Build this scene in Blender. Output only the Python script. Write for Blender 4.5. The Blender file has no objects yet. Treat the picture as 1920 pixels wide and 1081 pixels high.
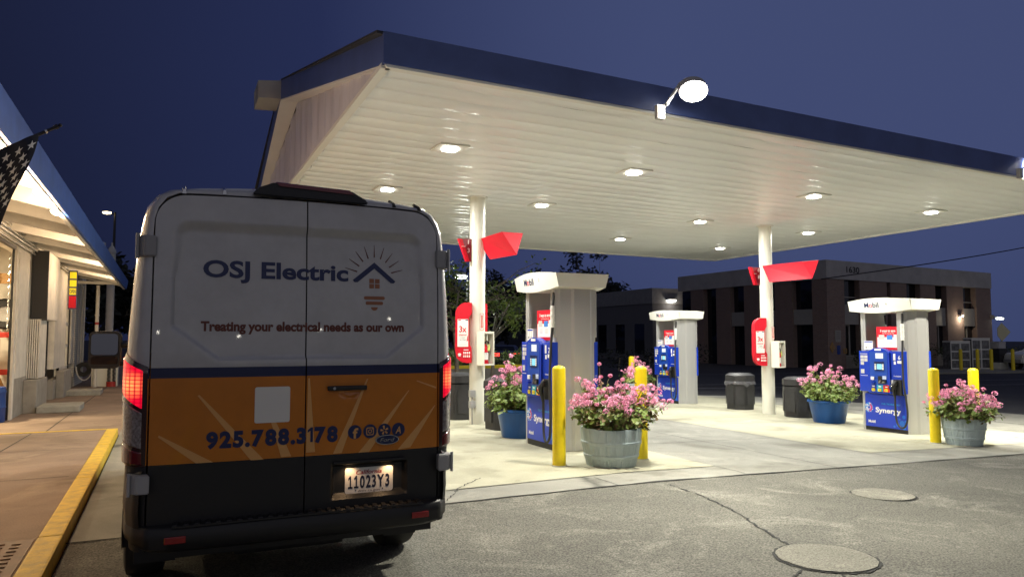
import bpy, bmesh, math, random
from mathutils import Vector as V, Matrix
random.seed(7)
C = bpy.context.scene.collection
SC = bpy.context.scene
R = math.radians

# ------------------------------------------------------------ camera, sky, exposure
cam = bpy.data.cameras.new("camera")
cam.sensor_width = 36.0
cam.lens = 1387.0 / 1920 * 36
cam.clip_end = 2000
cam.clip_start = 0.05
camo = bpy.data.objects.new("camera", cam)
C.objects.link(camo)
camo.location = (0, 0, 1.6)
camo.rotation_euler = (R(90 + 3.795), 0, R(-25.09))
SC.camera = camo

w = bpy.data.worlds.new("World")
SC.world = w
w.use_nodes = True
nt = w.node_tree
nt.nodes.clear()
n_out = nt.nodes.new("ShaderNodeOutputWorld")
n_bg = nt.nodes.new("ShaderNodeBackground")
n_tc = nt.nodes.new("ShaderNodeTexCoord")
n_dot = nt.nodes.new("ShaderNodeVectorMath"); n_dot.operation = 'DOT_PRODUCT'
n_dot.inputs[1].default_value = (0.72, 0.60, 0.35)
n_ramp = nt.nodes.new("ShaderNodeValToRGB")
n_noise = nt.nodes.new("ShaderNodeTexNoise"); n_noise.inputs['Scale'].default_value = 2.2
n_noise.inputs['Detail'].default_value = 4
n_add = nt.nodes.new("ShaderNodeMath"); n_add.operation = 'MULTIPLY_ADD'
n_add.inputs[1].default_value = 0.05
nt.links.new(n_tc.outputs['Generated'], n_dot.inputs[0])
nt.links.new(n_tc.outputs['Generated'], n_noise.inputs['Vector'])
nt.links.new(n_noise.outputs['Fac'], n_add.inputs[0])
nt.links.new(n_dot.outputs['Value'], n_add.inputs[2])
nt.links.new(n_add.outputs[0], n_ramp.inputs[0])
e = n_ramp.color_ramp.elements
e[0].position = 0.55; e[0].color = (0.0100, 0.0133, 0.038, 1)
e[1].position = 1.0; e[1].color = (0.052, 0.069, 0.165, 1)
x = e.new(0.82); x.color = (0.0185, 0.0260, 0.080, 1)
# added glow low behind the camera, put in to brighten the van's rear
n_fill = nt.nodes.new("ShaderNodeVectorMath"); n_fill.operation = 'DOT_PRODUCT'
n_fill.inputs[1].default_value = (-0.10, -0.97, 0.20)
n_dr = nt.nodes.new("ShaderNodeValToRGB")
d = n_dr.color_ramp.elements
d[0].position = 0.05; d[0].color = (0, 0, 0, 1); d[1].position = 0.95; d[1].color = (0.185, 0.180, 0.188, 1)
nt.links.new(n_tc.outputs['Generated'], n_fill.inputs[0]); nt.links.new(n_fill.outputs['Value'], n_dr.inputs[0])
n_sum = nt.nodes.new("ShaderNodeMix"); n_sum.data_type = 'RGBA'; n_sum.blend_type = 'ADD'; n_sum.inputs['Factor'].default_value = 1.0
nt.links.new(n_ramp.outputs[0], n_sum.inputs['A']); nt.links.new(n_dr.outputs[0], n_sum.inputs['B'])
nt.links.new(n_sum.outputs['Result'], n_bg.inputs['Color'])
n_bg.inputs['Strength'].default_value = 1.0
nt.links.new(n_bg.outputs[0], n_out.inputs['Surface'])
SC.view_settings.view_transform = 'Standard'
SC.view_settings.look = 'None'
SC.view_settings.exposure = 0.0
SC.view_settings.gamma = 1.0
SC.cycles.use_denoising = True
SC.cycles.sample_clamp_indirect = 6.0
SC.cycles.max_bounces = 8
SC.cycles.caustics_reflective = False
SC.cycles.caustics_refractive = False

# ------------------------------------------------------------ helpers
def gz(X):                       # the forecourt falls gently to the street
    return 0.0 if X < 5 else -0.025 * (min(X, 20) - 5)

def tag(o, label=None, cat=None, group=None, kind=None):
    if label: o['label'] = label
    if cat: o['category'] = cat
    if group: o['group'] = group
    if kind: o['kind'] = kind
    return o

def thing(name, label, cat, loc=(0, 0, 0), group=None, rz=0):
    o = bpy.data.objects.new(name, None)
    o.empty_display_size = 0.2
    C.objects.link(o)
    o.location = loc
    o.rotation_euler = (0, 0, rz)
    return tag(o, label, cat, group)

def ob(name, bm, m, parent=None, smooth=None, loc=None):
    me = bpy.data.meshes.new(name)
    bm.to_mesh(me); bm.free()
    for mm in (m if isinstance(m, (list, tuple)) else [m]):
        me.materials.append(mm)
    if smooth is not None:
        me.polygons.foreach_set('use_smooth', [True] * len(me.polygons))
        if smooth < 179:
            me.set_sharp_from_angle(angle=R(smooth))
    o = bpy.data.objects.new(name, me)
    C.objects.link(o)
    if parent: o.parent = parent
    if loc: o.location = loc
    return o

def BM(): return bmesh.new()

def copy_tree(o, parent=None):
    c = o.copy(); C.objects.link(c); c.parent = parent
    for ch in list(o.children):
        copy_tree(ch, c)
    return c

def box(bm, x0, x1, y0, y1, z0, z1, bev=0.0, mi=0, seg=2):
    vs = [bm.verts.new((x, y, z)) for z in (z0, z1) for x, y in ((x0, y0), (x1, y0), (x1, y1), (x0, y1))]
    fs = []
    for q in ((3, 2, 1, 0), (4, 5, 6, 7), (0, 1, 5, 4), (1, 2, 6, 5), (2, 3, 7, 6), (3, 0, 4, 7)):
        f = bm.faces.new([vs[i] for i in q]); f.material_index = mi; fs.append(f)
    if bev > 0:
        es = list({e for f in fs for e in f.edges})
        r = bmesh.ops.bevel(bm, geom=es, offset=bev, segments=seg, affect='EDGES', profile=0.7)
        for f in r['faces']: f.material_index = mi
    return vs

def frames(pts):
    pts = [V(p) for p in pts]
    out = []
    up = None
    for i, p in enumerate(pts):
        a = pts[max(0, i - 1)]; b = pts[min(len(pts) - 1, i + 1)]
        t = (b - a).normalized()
        if up is None:
            up = V((0, 0, 1)) if abs(t.z) < 0.9 else V((1, 0, 0))
        n = up - t * up.dot(t)
        if n.length < 1e-5: n = t.orthogonal()
        n.normalize()
        up = n
        out.append((p, n, t.cross(n)))
    return out

def tube(bm, pts, r, n=8, mi=0, caps=True):
    rs = r if isinstance(r, (list, tuple)) else [r] * len(pts)
    rings = []
    for (p, a, b), rr in zip(frames(pts), rs):
        rings.append([bm.verts.new(p + (a * math.cos(2 * math.pi * k / n) + b * math.sin(2 * math.pi * k / n)) * rr) for k in range(n)])
    for i in range(len(rings) - 1):
        for k in range(n):
            f = bm.faces.new((rings[i][k], rings[i][(k + 1) % n], rings[i + 1][(k + 1) % n], rings[i + 1][k]))
            f.material_index = mi
    if caps:
        for q in (list(reversed(rings[0])), rings[-1]):
            f = bm.faces.new(q); f.material_index = mi

def cyl(bm, p0, p1, r0, r1=None, n=20, mi=0, caps=True):
    tube(bm, [p0, p1], [r0, r0 if r1 is None else r1], n, mi, caps)

def lathe(bm, prof, n=40, c=(0, 0, 0), mi=0):
    rings = []
    for r, z in prof:
        if r < 1e-4:
            rings.append([bm.verts.new((c[0], c[1], c[2] + z))] * n)
        else:
            rings.append([bm.verts.new((c[0] + r * math.cos(2 * math.pi * k / n), c[1] + r * math.sin(2 * math.pi * k / n), c[2] + z)) for k in range(n)])
    for i in range(len(rings) - 1):
        for k in range(n):
            q = [rings[i][k], rings[i][(k + 1) % n], rings[i + 1][(k + 1) % n], rings[i + 1][k]]
            u = []
            for v in q:
                if v not in u: u.append(v)
            if len(u) >= 3:
                f = bm.faces.new(u); f.material_index = mi

def poly(bm, pts, mi=0):
    f = bm.faces.new([bm.verts.new(p) for p in pts]); f.material_index = mi
    return f

def prism(bm, a, b, mi=0):       # loops a and b of equal length joined into a solid
    va = [bm.verts.new(p) for p in a]; vb = [bm.verts.new(p) for p in b]
    n = len(a)
    fs = [bm.faces.new(list(reversed(va))), bm.faces.new(vb)]
    for i in range(n):
        fs.append(bm.faces.new((va[i], va[(i + 1) % n], vb[(i + 1) % n], vb[i])))
    for f in fs: f.material_index = mi
    return fs

class Fr:                        # a flat frame: origin, right, up (normal = right x up)
    def __init__(s, o, r, u):
        s.o = V(o); s.r = V(r).normalized(); s.u = V(u).normalized(); s.n = s.r.cross(s.u)
    def p(s, x, y, d=0.0): return s.o + s.r * x + s.u * y + s.n * d

def plate(bm, fr, pts, d0, d1, mi=0):   # 2-D outline extruded from depth d0 to d1 along the normal
    return prism(bm, [fr.p(x, y, d0) for x, y in pts], [fr.p(x, y, d1) for x, y in pts], mi)

def rect(x0, x1, y0, y1): return [(x0, y0), (x1, y0), (x1, y1), (x0, y1)]
def rrect(x0, x1, y0, y1, r, n=5):
    out = []
    for cx, cy, a in ((x1 - r, y0 + r, -90), (x1 - r, y1 - r, 0), (x0 + r, y1 - r, 90), (x0 + r, y0 + r, 180)):
        for k in range(n + 1):
            t = R(a + 90 * k / n); out.append((cx + r * math.cos(t), cy + r * math.sin(t)))
    return out
def circ(cx, cy, r, n=20, ry=None):
    return [(cx + r * math.cos(2 * math.pi * k / n), cy + (ry or r) * math.sin(2 * math.pi * k / n)) for k in range(n)]

_glyph = {}
def glyphs(s, bold=0.0):
    k = (s, round(bold, 4))
    if k not in _glyph:
        cu = bpy.data.curves.new("lettering", 'FONT')
        cu.body = s; cu.size = 1.0; cu.offset = bold; cu.resolution_u = 4
        o = bpy.data.objects.new("lettering", cu); C.objects.link(o)
        dg = bpy.context.evaluated_depsgraph_get()
        me = o.evaluated_get(dg).to_mesh()
        vs = [(v.co.x, v.co.y) for v in me.vertices]
        fs = [tuple(p.vertices) for p in me.polygons]
        o.evaluated_get(dg).to_mesh_clear()
        bpy.data.objects.remove(o); bpy.data.curves.remove(cu)
        _glyph[k] = (vs, fs)
    return _glyph[k]

def text2d(s, h, width=None, bold=0.0, cx=0, cy=0, slant=0.0, rot=0.0):
    """flat triangles of a string: cap height h, optional total width, centred on cx, cy"""
    vs, fs = glyphs(s, bold)
    if not vs: return [], []
    x0 = min(v[0] for v in vs); x1 = max(v[0] for v in vs)
    cap = 0.729
    sy = h / cap
    sx = sy if width is None else width / (x1 - x0)
    mid = (x0 + x1) / 2
    pts = []
    for a, b in vs:
        px = (a - mid) * sx; py = (b - cap / 2) * sy
        px += py * slant
        c_, s_ = math.cos(rot), math.sin(rot)
        pts.append((cx + px * c_ - py * s_, cy + px * s_ + py * c_))
    return pts, fs

def text(bm, fr, s, h, width=None, bold=0.0, cx=0, cy=0, d=0.003, mi=0, slant=0.0, rot=0.0, warp=None):
    pts, fs = text2d(s, h, width, bold, cx, cy, slant, rot)
    vv = [bm.verts.new(warp(*p) if warp else fr.p(p[0], p[1], d)) for p in pts]
    for f in fs:
        try:
            g = bm.faces.new([vv[i] for i in f]); g.material_index = mi
        except ValueError:
            pass

def ktext(bm, fr, s, h, width=None, bold=0.0, cx=0, cy=0, d=0.003, mi=0, gap=0.09, warp=None, space=0.30, ones=None):
    """set letter by letter on its own outline width, so that figures sit evenly"""
    adv, out = 0.0, []
    for ch in s:
        if ch == ' ': adv += space; continue
        if ch == '1' and ones:      # a figure one with a flag, and a foot on number plates
            vs = [(.20, 0), (.20, .56), (.06, .47), (.06, .59), (.22, .729), (.33, .729), (.33, 0)]; fs = [(0, 6, 5, 4, 1), (1, 4, 3, 2)]
            if ones == 'foot': vs = vs + [(.03, -.001), (.50, -.001), (.50, .10), (.03, .10)]; fs = fs + [(7, 8, 9, 10)]
        else: vs, fs = glyphs(ch, bold)
        x0 = min(v[0] for v in vs); x1 = max(v[0] for v in vs)
        out.append((vs, fs, adv - x0)); adv += x1 - x0 + gap
    adv -= gap
    sy = h / 0.729; sx = sy if width is None else width / adv
    for vs, fs, off in out:
        vv = []
        for a, b in vs:
            p = (cx + (a + off - adv / 2) * sx, cy + (b - 0.3645) * sy)
            vv.append(bm.verts.new(warp(*p) if warp else fr.p(p[0], p[1], d)))
        for f in fs:
            try: bm.faces.new([vv[i] for i in f]).material_index = mi
            except ValueError: pass

# ------------------------------------------------------------ materials
def nd(nt, t, **kw):
    n = nt.nodes.new(t)
    for k, v in kw.items(): n.inputs[k].default_value = v
    return n

def mat(name, col, rough=0.5, metal=0.0, var=0.0, vscale=3.0, bump=0.0, bscale=40.0, spec=0.5, coat=0.0, col2=None, emit=None, estr=0.0, rvar=0.0, streak=None):
    """Principled with world-space noise: var mixes col towards col2 (or a darker col) in soft patches"""
    m = bpy.data.materials.new(name); m.use_nodes = True
    nt = m.node_tree; b = nt.nodes['Principled BSDF']
    b.inputs['Base Color'].default_value = (*col, 1)
    b.inputs['Roughness'].default_value = rough
    b.inputs['Metallic'].default_value = metal
    b.inputs['Specular IOR Level'].default_value = spec
    b.inputs['Coat Weight'].default_value = coat
    b.inputs['Coat Roughness'].default_value = 0.05
    if emit:
        b.inputs['Emission Color'].default_value = (*emit, 1)
        b.inputs['Emission Strength'].default_value = estr
    tc = nt.nodes.new('ShaderNodeTexCoord')
    if var > 0 or rvar > 0:
        mp = nt.nodes.new('ShaderNodeMapping')
        if streak: mp.inputs['Scale'].default_value = streak
        nt.links.new(tc.outputs['Object'], mp.inputs[0])
        nz = nd(nt, 'ShaderNodeTexNoise', Scale=vscale, Detail=6.0, Roughness=0.62)
        nt.links.new(mp.outputs[0], nz.inputs['Vector'])
        rp = nt.nodes.new('ShaderNodeValToRGB')
        rp.color_ramp.elements[0].position = 0.35; rp.color_ramp.elements[1].position = 0.68
        nt.links.new(nz.outputs['Fac'], rp.inputs[0])
        if var > 0:
            mx = nt.nodes.new('ShaderNodeMix'); mx.data_type = 'RGBA'
            c2 = col2 or tuple(c * (1 - var) for c in col)
            mx.inputs['A'].default_value = (*col, 1)
            mx.inputs['B'].default_value = (*c2, 1)
            nt.links.new(rp.outputs[0], mx.inputs['Factor'])
            nt.links.new(mx.outputs['Result'], b.inputs['Base Color'])
        if rvar > 0:
            ma = nt.nodes.new('ShaderNodeMath'); ma.operation = 'MULTIPLY_ADD'
            ma.inputs[1].default_value = rvar; ma.inputs[2].default_value = rough - rvar / 2
            nt.links.new(nz.outputs['Fac'], ma.inputs[0]); nt.links.new(ma.outputs[0], b.inputs['Roughness'])
    if bump > 0:
        n2 = nd(nt, 'ShaderNodeTexNoise', Scale=bscale, Detail=4.0)
        nt.links.new(tc.outputs['Object'], n2.inputs['Vector'])
        bp = nd(nt, 'ShaderNodeBump', Strength=bump, Distance=0.01)
        nt.links.new(n2.outputs['Fac'], bp.inputs['Height'])
        nt.links.new(bp.outputs[0], b.inputs['Normal'])
    return m

def emis(name, col, s):
    m = bpy.data.materials.new(name); m.use_nodes = True
    nt = m.node_tree; nt.nodes.clear()
    o = nt.nodes.new('ShaderNodeOutputMaterial'); e = nt.nodes.new('ShaderNodeEmission')
    e.inputs[0].default_value = (*col, 1); e.inputs[1].default_value = s
    nt.links.new(e.outputs[0], o.inputs[0])
    return m

def ground_mat(name, base, dark, light, speck, sscale, bump, stain=False, rough=0.85, crack=None):
    """asphalt / concrete: fine aggregate speckle, mid-size wear, large stains, optional fine cracks"""
    m = bpy.data.materials.new(name); m.use_nodes = True
    nt = m.node_tree; b = nt.nodes['Principled BSDF']
    L = nt.links.new
    tc = nt.nodes.new('ShaderNodeTexCoord')
    def noise(sc, det=5.0, ro=0.6, dist=0.0):
        n = nd(nt, 'ShaderNodeTexNoise', Scale=sc, Detail=det, Roughness=ro, Distortion=dist)
        L(tc.outputs['Object'], n.inputs['Vector']); return n
    def ramp(src, a, bb):
        r = nt.nodes.new('ShaderNodeValToRGB')
        r.color_ramp.elements[0].position = a; r.color_ramp.elements[1].position = bb
        L(src, r.inputs[0]); return r.outputs[0]
    def mix(f, A, B, blend='MIX', fac=None):
        x = nt.nodes.new('ShaderNodeMix'); x.data_type = 'RGBA'; x.blend_type = blend
        if fac is not None: x.inputs['Factor'].default_value = fac
        else: L(f, x.inputs['Factor'])
        for k, val in (('A', A), ('B', B)):
            if isinstance(val, tuple): x.inputs[k].default_value = (*val, 1)
            else: L(val, x.inputs[k])
        return x.outputs['Result']
    c = mix(ramp(noise(0.45, 6, 0.65, 0.6).outputs['Fac'], 0.38, 0.66), base, dark)
    c = mix(ramp(noise(1.1, 7, 0.7, 1.2).outputs['Fac'], 0.52, 0.75), c, light)
    n3 = noise(sscale, 2.0, 0.7)
    sp = ramp(n3.outputs['Fac'], 0.3, 0.72)
    hi = tuple(1.0 + speck for _ in range(3)); lo = tuple(1.0 - speck for _ in range(3))
    c = mix(None, c, mix(sp, lo, hi), 'MULTIPLY', 1.0)
    if stain:                       # oil drips and darker traffic stains
        s1 = ramp(noise(0.75, 3, 0.5, 0.4).outputs['Fac'], 0.56, 0.72)
        s2 = ramp(noise(3.2, 4, 0.6, 0.3).outputs['Fac'], 0.62, 0.78)
        c = mix(s1, c, mix(None, c, (0.62, 0.61, 0.58), 'MULTIPLY', 1.0))
        c = mix(s2, c, mix(None, c, (0.66, 0.64, 0.60), 'MULTIPLY', 1.0))
    if crack:
        vo = nt.nodes.new('ShaderNodeTexVoronoi'); vo.feature = 'DISTANCE_TO_EDGE'; vo.inputs['Scale'].default_value = crack
        nn = noise(2.5, 5, 0.6)
        ad = nt.nodes.new('ShaderNodeVectorMath'); ad.operation = 'MULTIPLY_ADD'
        ad.inputs[1].default_value = (0.5, 0.5, 0.5)
        L(nn.outputs['Color'], ad.inputs[0]); L(tc.outputs['Object'], ad.inputs[2]); L(ad.outputs[0], vo.inputs['Vector'])
        cr = ramp(vo.outputs['Distance'], 0.0, 0.006)
        c = mix(cr, mix(None, c, (0.35, 0.35, 0.35), 'MULTIPLY', 1.0), c)
    L(c, b.inputs['Base Color'])
    b.inputs['Roughness'].default_value = rough
    b.inputs['Specular IOR Level'].default_value = 0.3
    bp = nd(nt, 'ShaderNodeBump', Strength=bump, Distance=0.012)
    L(n3.outputs['Fac'], bp.inputs['Height']); L(bp.outputs[0], b.inputs['Normal'])
    return m

def brick_mat(name, c1, c2, mortar, scale=1.0, axis='x'):
    m = bpy.data.materials.new(name); m.use_nodes = True
    nt = m.node_tree; b = nt.nodes['Principled BSDF']
    tc = nt.nodes.new('ShaderNodeTexCoord')
    sp = nt.nodes.new('ShaderNodeSeparateXYZ'); cb = nt.nodes.new('ShaderNodeCombineXYZ')
    nt.links.new(tc.outputs['Object'], sp.inputs[0])
    ad = nt.nodes.new('ShaderNodeMath'); ad.operation = 'ADD'
    nt.links.new(sp.outputs['X'], ad.inputs[0]); nt.links.new(sp.outputs['Y'], ad.inputs[1])
    nt.links.new(ad.outputs[0], cb.inputs['X']); nt.links.new(sp.outputs['Z'], cb.inputs['Y'])
    br = nd(nt, 'ShaderNodeTexBrick', Scale=scale, **{'Mortar Size': 0.012, 'Brick Width': 0.22, 'Row Height': 0.075})
    br.inputs['Color1'].default_value = (*c1, 1); br.inputs['Color2'].default_value = (*c2, 1); br.inputs['Mortar'].default_value = (*mortar, 1)
    nt.links.new(cb.outputs[0], br.inputs['Vector'])
    nt.links.new(br.outputs['Color'], b.inputs['Base Color'])
    bp = nd(nt, 'ShaderNodeBump', Strength=0.6, Distance=0.008)
    bp.invert = True
    nt.links.new(br.outputs['Fac'], bp.inputs['Height']); nt.links.new(bp.outputs[0], b.inputs['Normal'])
    b.inputs['Roughness'].default_value = 0.85
    return m

M = {}
M['asphalt'] = ground_mat('worn_asphalt', (0.155, 0.150, 0.126), (0.105, 0.102, 0.086), (0.26, 0.252, 0.212), 0.72, 72, 0.7)
M['street'] = ground_mat('street_asphalt', (0.050, 0.050, 0.054), (0.036, 0.036, 0.040), (0.066, 0.066, 0.07), 0.3, 60, 0.3)
M['concrete'] = ground_mat('forecourt_concrete', (0.30, 0.295, 0.255), (0.20, 0.197, 0.172), (0.37, 0.36, 0.305), 0.16, 90, 0.15, stain=True, crack=0.05)
M['slab'] = ground_mat('island_concrete', (0.425, 0.412, 0.305), (0.33, 0.32, 0.24), (0.48, 0.465, 0.352), 0.10, 90, 0.12, stain=True)
M['walk'] = ground_mat('sidewalk_concrete', (0.30, 0.222, 0.168), (0.21, 0.155, 0.118), (0.36, 0.28, 0.21), 0.18, 80, 0.15, stain=True)
M['cover'] = ground_mat('cover_concrete', (0.24, 0.23, 0.19), (0.17, 0.165, 0.135), (0.36, 0.34, 0.28), 0.5, 85, 0.5)
M['tar'] = mat('crack_dark', (0.02, 0.02, 0.018), 0.9)
M['yellow'] = mat('yellow_paint', (0.84, 0.65, 0.008), 0.4, var=0.12, vscale=6, bump=0.05, bscale=60)
M['yellow_kerb'] = mat('kerb_yellow_paint', (0.78, 0.52, 0.02), 0.6, var=0.8, vscale=9, col2=(0.50, 0.33, 0.04), bump=0.35, bscale=40)
M['white'] = mat('white_paint', (0.80, 0.79, 0.75), 0.35, var=0.06, vscale=1.5)
M['soffit'] = mat('soffit_white', (0.91, 0.93, 0.94), 0.30, spec=0.4, var=0.10, vscale=1.3, rvar=0.12, streak=(0.25, 2, 1))
M['fascia'] = mat('fascia_blue', (0.078, 0.118, 0.33), 0.45, var=0.25, vscale=2)
M['roofdark'] = mat('roof_dark', (0.03, 0.032, 0.04), 0.8)
M['rib'] = mat('ribbed_metal', (0.68, 0.66, 0.74), 0.4, var=0.2, vscale=4, streak=(1, 1, 0.15))
M['column'] = mat('column_cream', (0.76, 0.75, 0.65), 0.35, var=0.10, vscale=3, streak=(1, 1, 0.3), bump=0.04)
M['cream'] = mat('cream_enamel', (0.78, 0.77, 0.66), 0.35, var=0.05)
M['topper'] = mat('topper_white', (0.82, 0.82, 0.74), 0.3, var=0.03)
M['grey'] = mat('pump_grey', (0.46, 0.46, 0.45), 0.33, 0.3, var=0.10, vscale=2.5, streak=(1, 1, 0.2))
M['blue'] = mat('pump_blue', (0.012, 0.045, 0.42), 0.25, coat=0.3)
M['blue_dk'] = mat('pump_recess_blue', (0.012, 0.06, 0.36), 0.35)
M['blue_gr'] = mat('graphic_blue', (0.012, 0.045, 0.46), 0.3)
M['navy'] = mat('livery_navy', (0.012, 0.022, 0.085), 0.3)
M['cyan'] = mat('graphic_cyan', (0.03, 0.42, 0.80), 0.35)
M['pinkdot'] = mat('graphic_pink', (0.75, 0.05, 0.12), 0.35)
M['red'] = mat('sign_red', (0.62, 0.010, 0.026), 0.5, spec=0.25, var=0.1, vscale=5)
M['redface'] = mat('sign_dark_red', (0.20, 0.006, 0.016), 0.4)
M['paper'] = mat('paper_white', (0.82, 0.81, 0.77), 0.5)
M['textgrey'] = mat('print_grey', (0.10, 0.10, 0.11), 0.5)
M['black'] = mat('black_plastic', (0.014, 0.014, 0.015), 0.45, bump=0.05, bscale=300)
M['rubber'] = mat('black_rubber', (0.018, 0.018, 0.018), 0.6)
M['bin'] = mat('bin_charcoal', (0.030, 0.030, 0.033), 0.5, var=0.3, vscale=8, bump=0.1, bscale=150)
M['chrome'] = mat('bright_metal', (0.62, 0.62, 0.62), 0.22, 1.0)
M['glass'] = mat('dark_glass', (0.012, 0.014, 0.018), 0.04, spec=0.8)
M['screen'] = mat('lcd_screen', (0.2, 0.45, 0.6), 0.2, emit=(0.25, 0.75, 1.0), estr=0.55)
M['lcdw'] = mat('price_display', (0.62, 0.66, 0.70), 0.2, emit=(0.75, 0.85, 1.0), estr=0.30)
M['teal'] = mat('grade_teal', (0.02, 0.33, 0.48), 0.35)
M['gradered'] = mat('grade_red', (0.62, 0.03, 0.03), 0.35)
M['soil'] = mat('potting_soil', (0.03, 0.022, 0.015), 0.95, bump=0.6, bscale=60)
M['pot_blue'] = mat('glazed_blue', (0.010, 0.095, 0.36), 0.3, var=0.35, vscale=5, streak=(1, 1, 0.25))
M['pot_grey'] = mat('weathered_grey_blue', (0.44, 0.525, 0.55), 0.6, var=0.9, vscale=7, col2=(0.33, 0.405, 0.43), bump=0.3, bscale=25, streak=(1, 1, 0.22))
M['leaf'] = mat('geranium_leaf', (0.10, 0.19, 0.028), 0.5, var=1, vscale=11, col2=(0.28, 0.34, 0.09))
M['leaf_dk'] = mat('dark_leaf', (0.03, 0.05, 0.018), 0.6, var=1, vscale=3, col2=(0.055, 0.085, 0.025))
M['leaf_dry'] = mat('dry_leaf', (0.20, 0.13, 0.05), 0.7, var=0.5, vscale=14)
M['petal'] = mat('pink_petal', (0.88, 0.30, 0.52), 0.5, var=1, vscale=16, col2=(0.92, 0.50, 0.68))
M['stem'] = mat('plant_stem', (0.17, 0.15, 0.06), 0.7)
M['bark'] = mat('pale_bark', (0.30, 0.26, 0.20), 0.8, var=0.4, vscale=8)
M['brick'] = brick_mat('dark_brick', (0.27, 0.165, 0.135), (0.20, 0.12, 0.10), (0.29, 0.26, 0.24))
M['bandconc'] = mat('parapet_concrete', (0.48, 0.47, 0.47), 0.8, var=0.2, vscale=1)
M['spandrel'] = mat('spandrel_panel', (0.36, 0.34, 0.31), 0.6, var=0.1)
M['wallwhite'] = mat('painted_masonry', (0.80, 0.76, 0.67), 0.65, var=0.22, vscale=2.5, bump=0.15, bscale=14)
M['wallgrey'] = mat('painted_grey_base', (0.36, 0.335, 0.29), 0.7, var=0.25, vscale=4)
M['brickwhite'] = brick_mat('white_brick', (0.66, 0.62, 0.55), (0.60, 0.57, 0.50), (0.42, 0.40, 0.36))
M['eaveblue'] = mat('eave_blue', (0.045, 0.115, 0.42), 0.5, var=0.3, vscale=3, bump=0.05)
M['wood'] = mat('bare_timber', (0.45, 0.25, 0.09), 0.6, var=0.4, vscale=6, streak=(1, 6, 6))
M['shopred'] = mat('workshop_red', (0.42, 0.03, 0.02), 0.4)
M['shopblue'] = mat('workshop_blue', (0.02, 0.06, 0.25), 0.4)
M['warmlamp'] = emis('warm_lamp', (1.0, 0.80, 0.55), 14)
M['coollamp'] = emis('led_white', (1.0, 0.97, 0.86), 26)
M['farlamp'] = emis('far_lamp_white', (0.95, 1.0, 0.92), 12)
M['redlamp'] = emis('car_tail_red', (1.0, 0.05, 0.04), 4)

# ------------------------------------------------------------ ground, forecourt, street
def sheet(name, pts, dz, m, step=1.5, kind='structure'):
    """a flat outline laid on the sloping ground, cut into strips so that it follows the fall"""
    bm = BM()
    poly(bm, [(x, y, 0) for x, y in pts])
    for X in (5, 20):
        g = bm.verts[:] + bm.edges[:] + bm.faces[:]
        bmesh.ops.bisect_plane(bm, geom=g, plane_co=(X, 0, 0), plane_no=(1, 0, 0))
    for v in bm.verts: v.co.z = gz(v.co.x) + dz
    o = ob(name, bm, m)
    return tag(o, kind=kind)

sheet('ground', [(-400, -300), (400, -300), (400, 500), (-400, 500)], -0.02, M['street'])
sheet('road', [(-60, 20.6), (13.0, 20.4), (16.3, 19.2), (18.3, 17.8), (20.0, 12.6), (20.6, 7.3), (60, 0), (120, 60), (30, 130), (-60, 70)], -0.012, M['street'])
sheet('lot_asphalt', [(-0.64, -30), (60, -30), (60, 1.0), (20.6, 7.25), (12.1, 7.10), (6.3, 6.93), (-0.64, 6.82)], -0.004, M['asphalt'])
sheet('forecourt_pad', [(-0.64, 6.82), (6.3, 6.93), (12.1, 7.10), (20.6, 7.25), (20.0, 12.6), (18.3, 17.8), (16.3, 19.2), (13.0, 20.4), (-0.64, 20.6)], 0.0, M['concrete'])
sheet('island_pad', [(2.6, 7.42), (6.38, 7.56), (6.42, 20.0), (2.6, 19.9)], 0.004, M['slab'])
tag(sheet('island_pad', [(9.55, 7.85), (15.2, 7.95), (15.6, 19.2), (12.9, 20.2), (9.5, 20.2)], 0.004, M['slab']))
# sidewalk and apron by the garage
bm = BM(); box(bm, -12, -0.826, -6, 13.9, -0.05, 0.10); tag(ob('sidewalk', bm, M['walk']), kind='structure')
sheet('garage_apron', [(-12, 13.9), (-0.64, 13.9), (-0.64, 60), (-12, 60)], 0.001, M['walk'])
# kerb stones with open joints, painted yellow
bm = BM()
ys = [-6, -3.4, -0.9, 1.6, 4.15, 6.62, 9.2, 11.9, 13.9]
for a, b in zip(ys, ys[1:]):
    box(bm, -0.82, -0.655, a + 0.006, b - 0.006, -0.06, 0.115, bev=0.018)
box(bm, -4.6, -0.83, 13.905, 13.98, -0.05, 0.108, bev=0.01)
tag(ob('kerb', bm, M['yellow_kerb']), kind='structure')
# ribbed tactile plate in the sidewalk
bm = BM()
box(bm, -2.6, -0.835, 3.0, 6.62, 0.09, 0.106)
for i in range(35):
    for j in range(17):
        x0 = -2.56 + j * 0.1; y0 = 3.06 + i * 0.1
        box(bm, x0, x0 + 0.055, y0 + (j % 2) * .03, y0 + 0.022 + (j % 2) * .03, 0.106, 0.114)
M['tactile'] = mat('tactile_brown', (0.20, 0.11, 0.05), 0.6, var=0.4, vscale=5)
tag(ob('tactile_paving', bm, M['tactile']), kind='structure')
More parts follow.
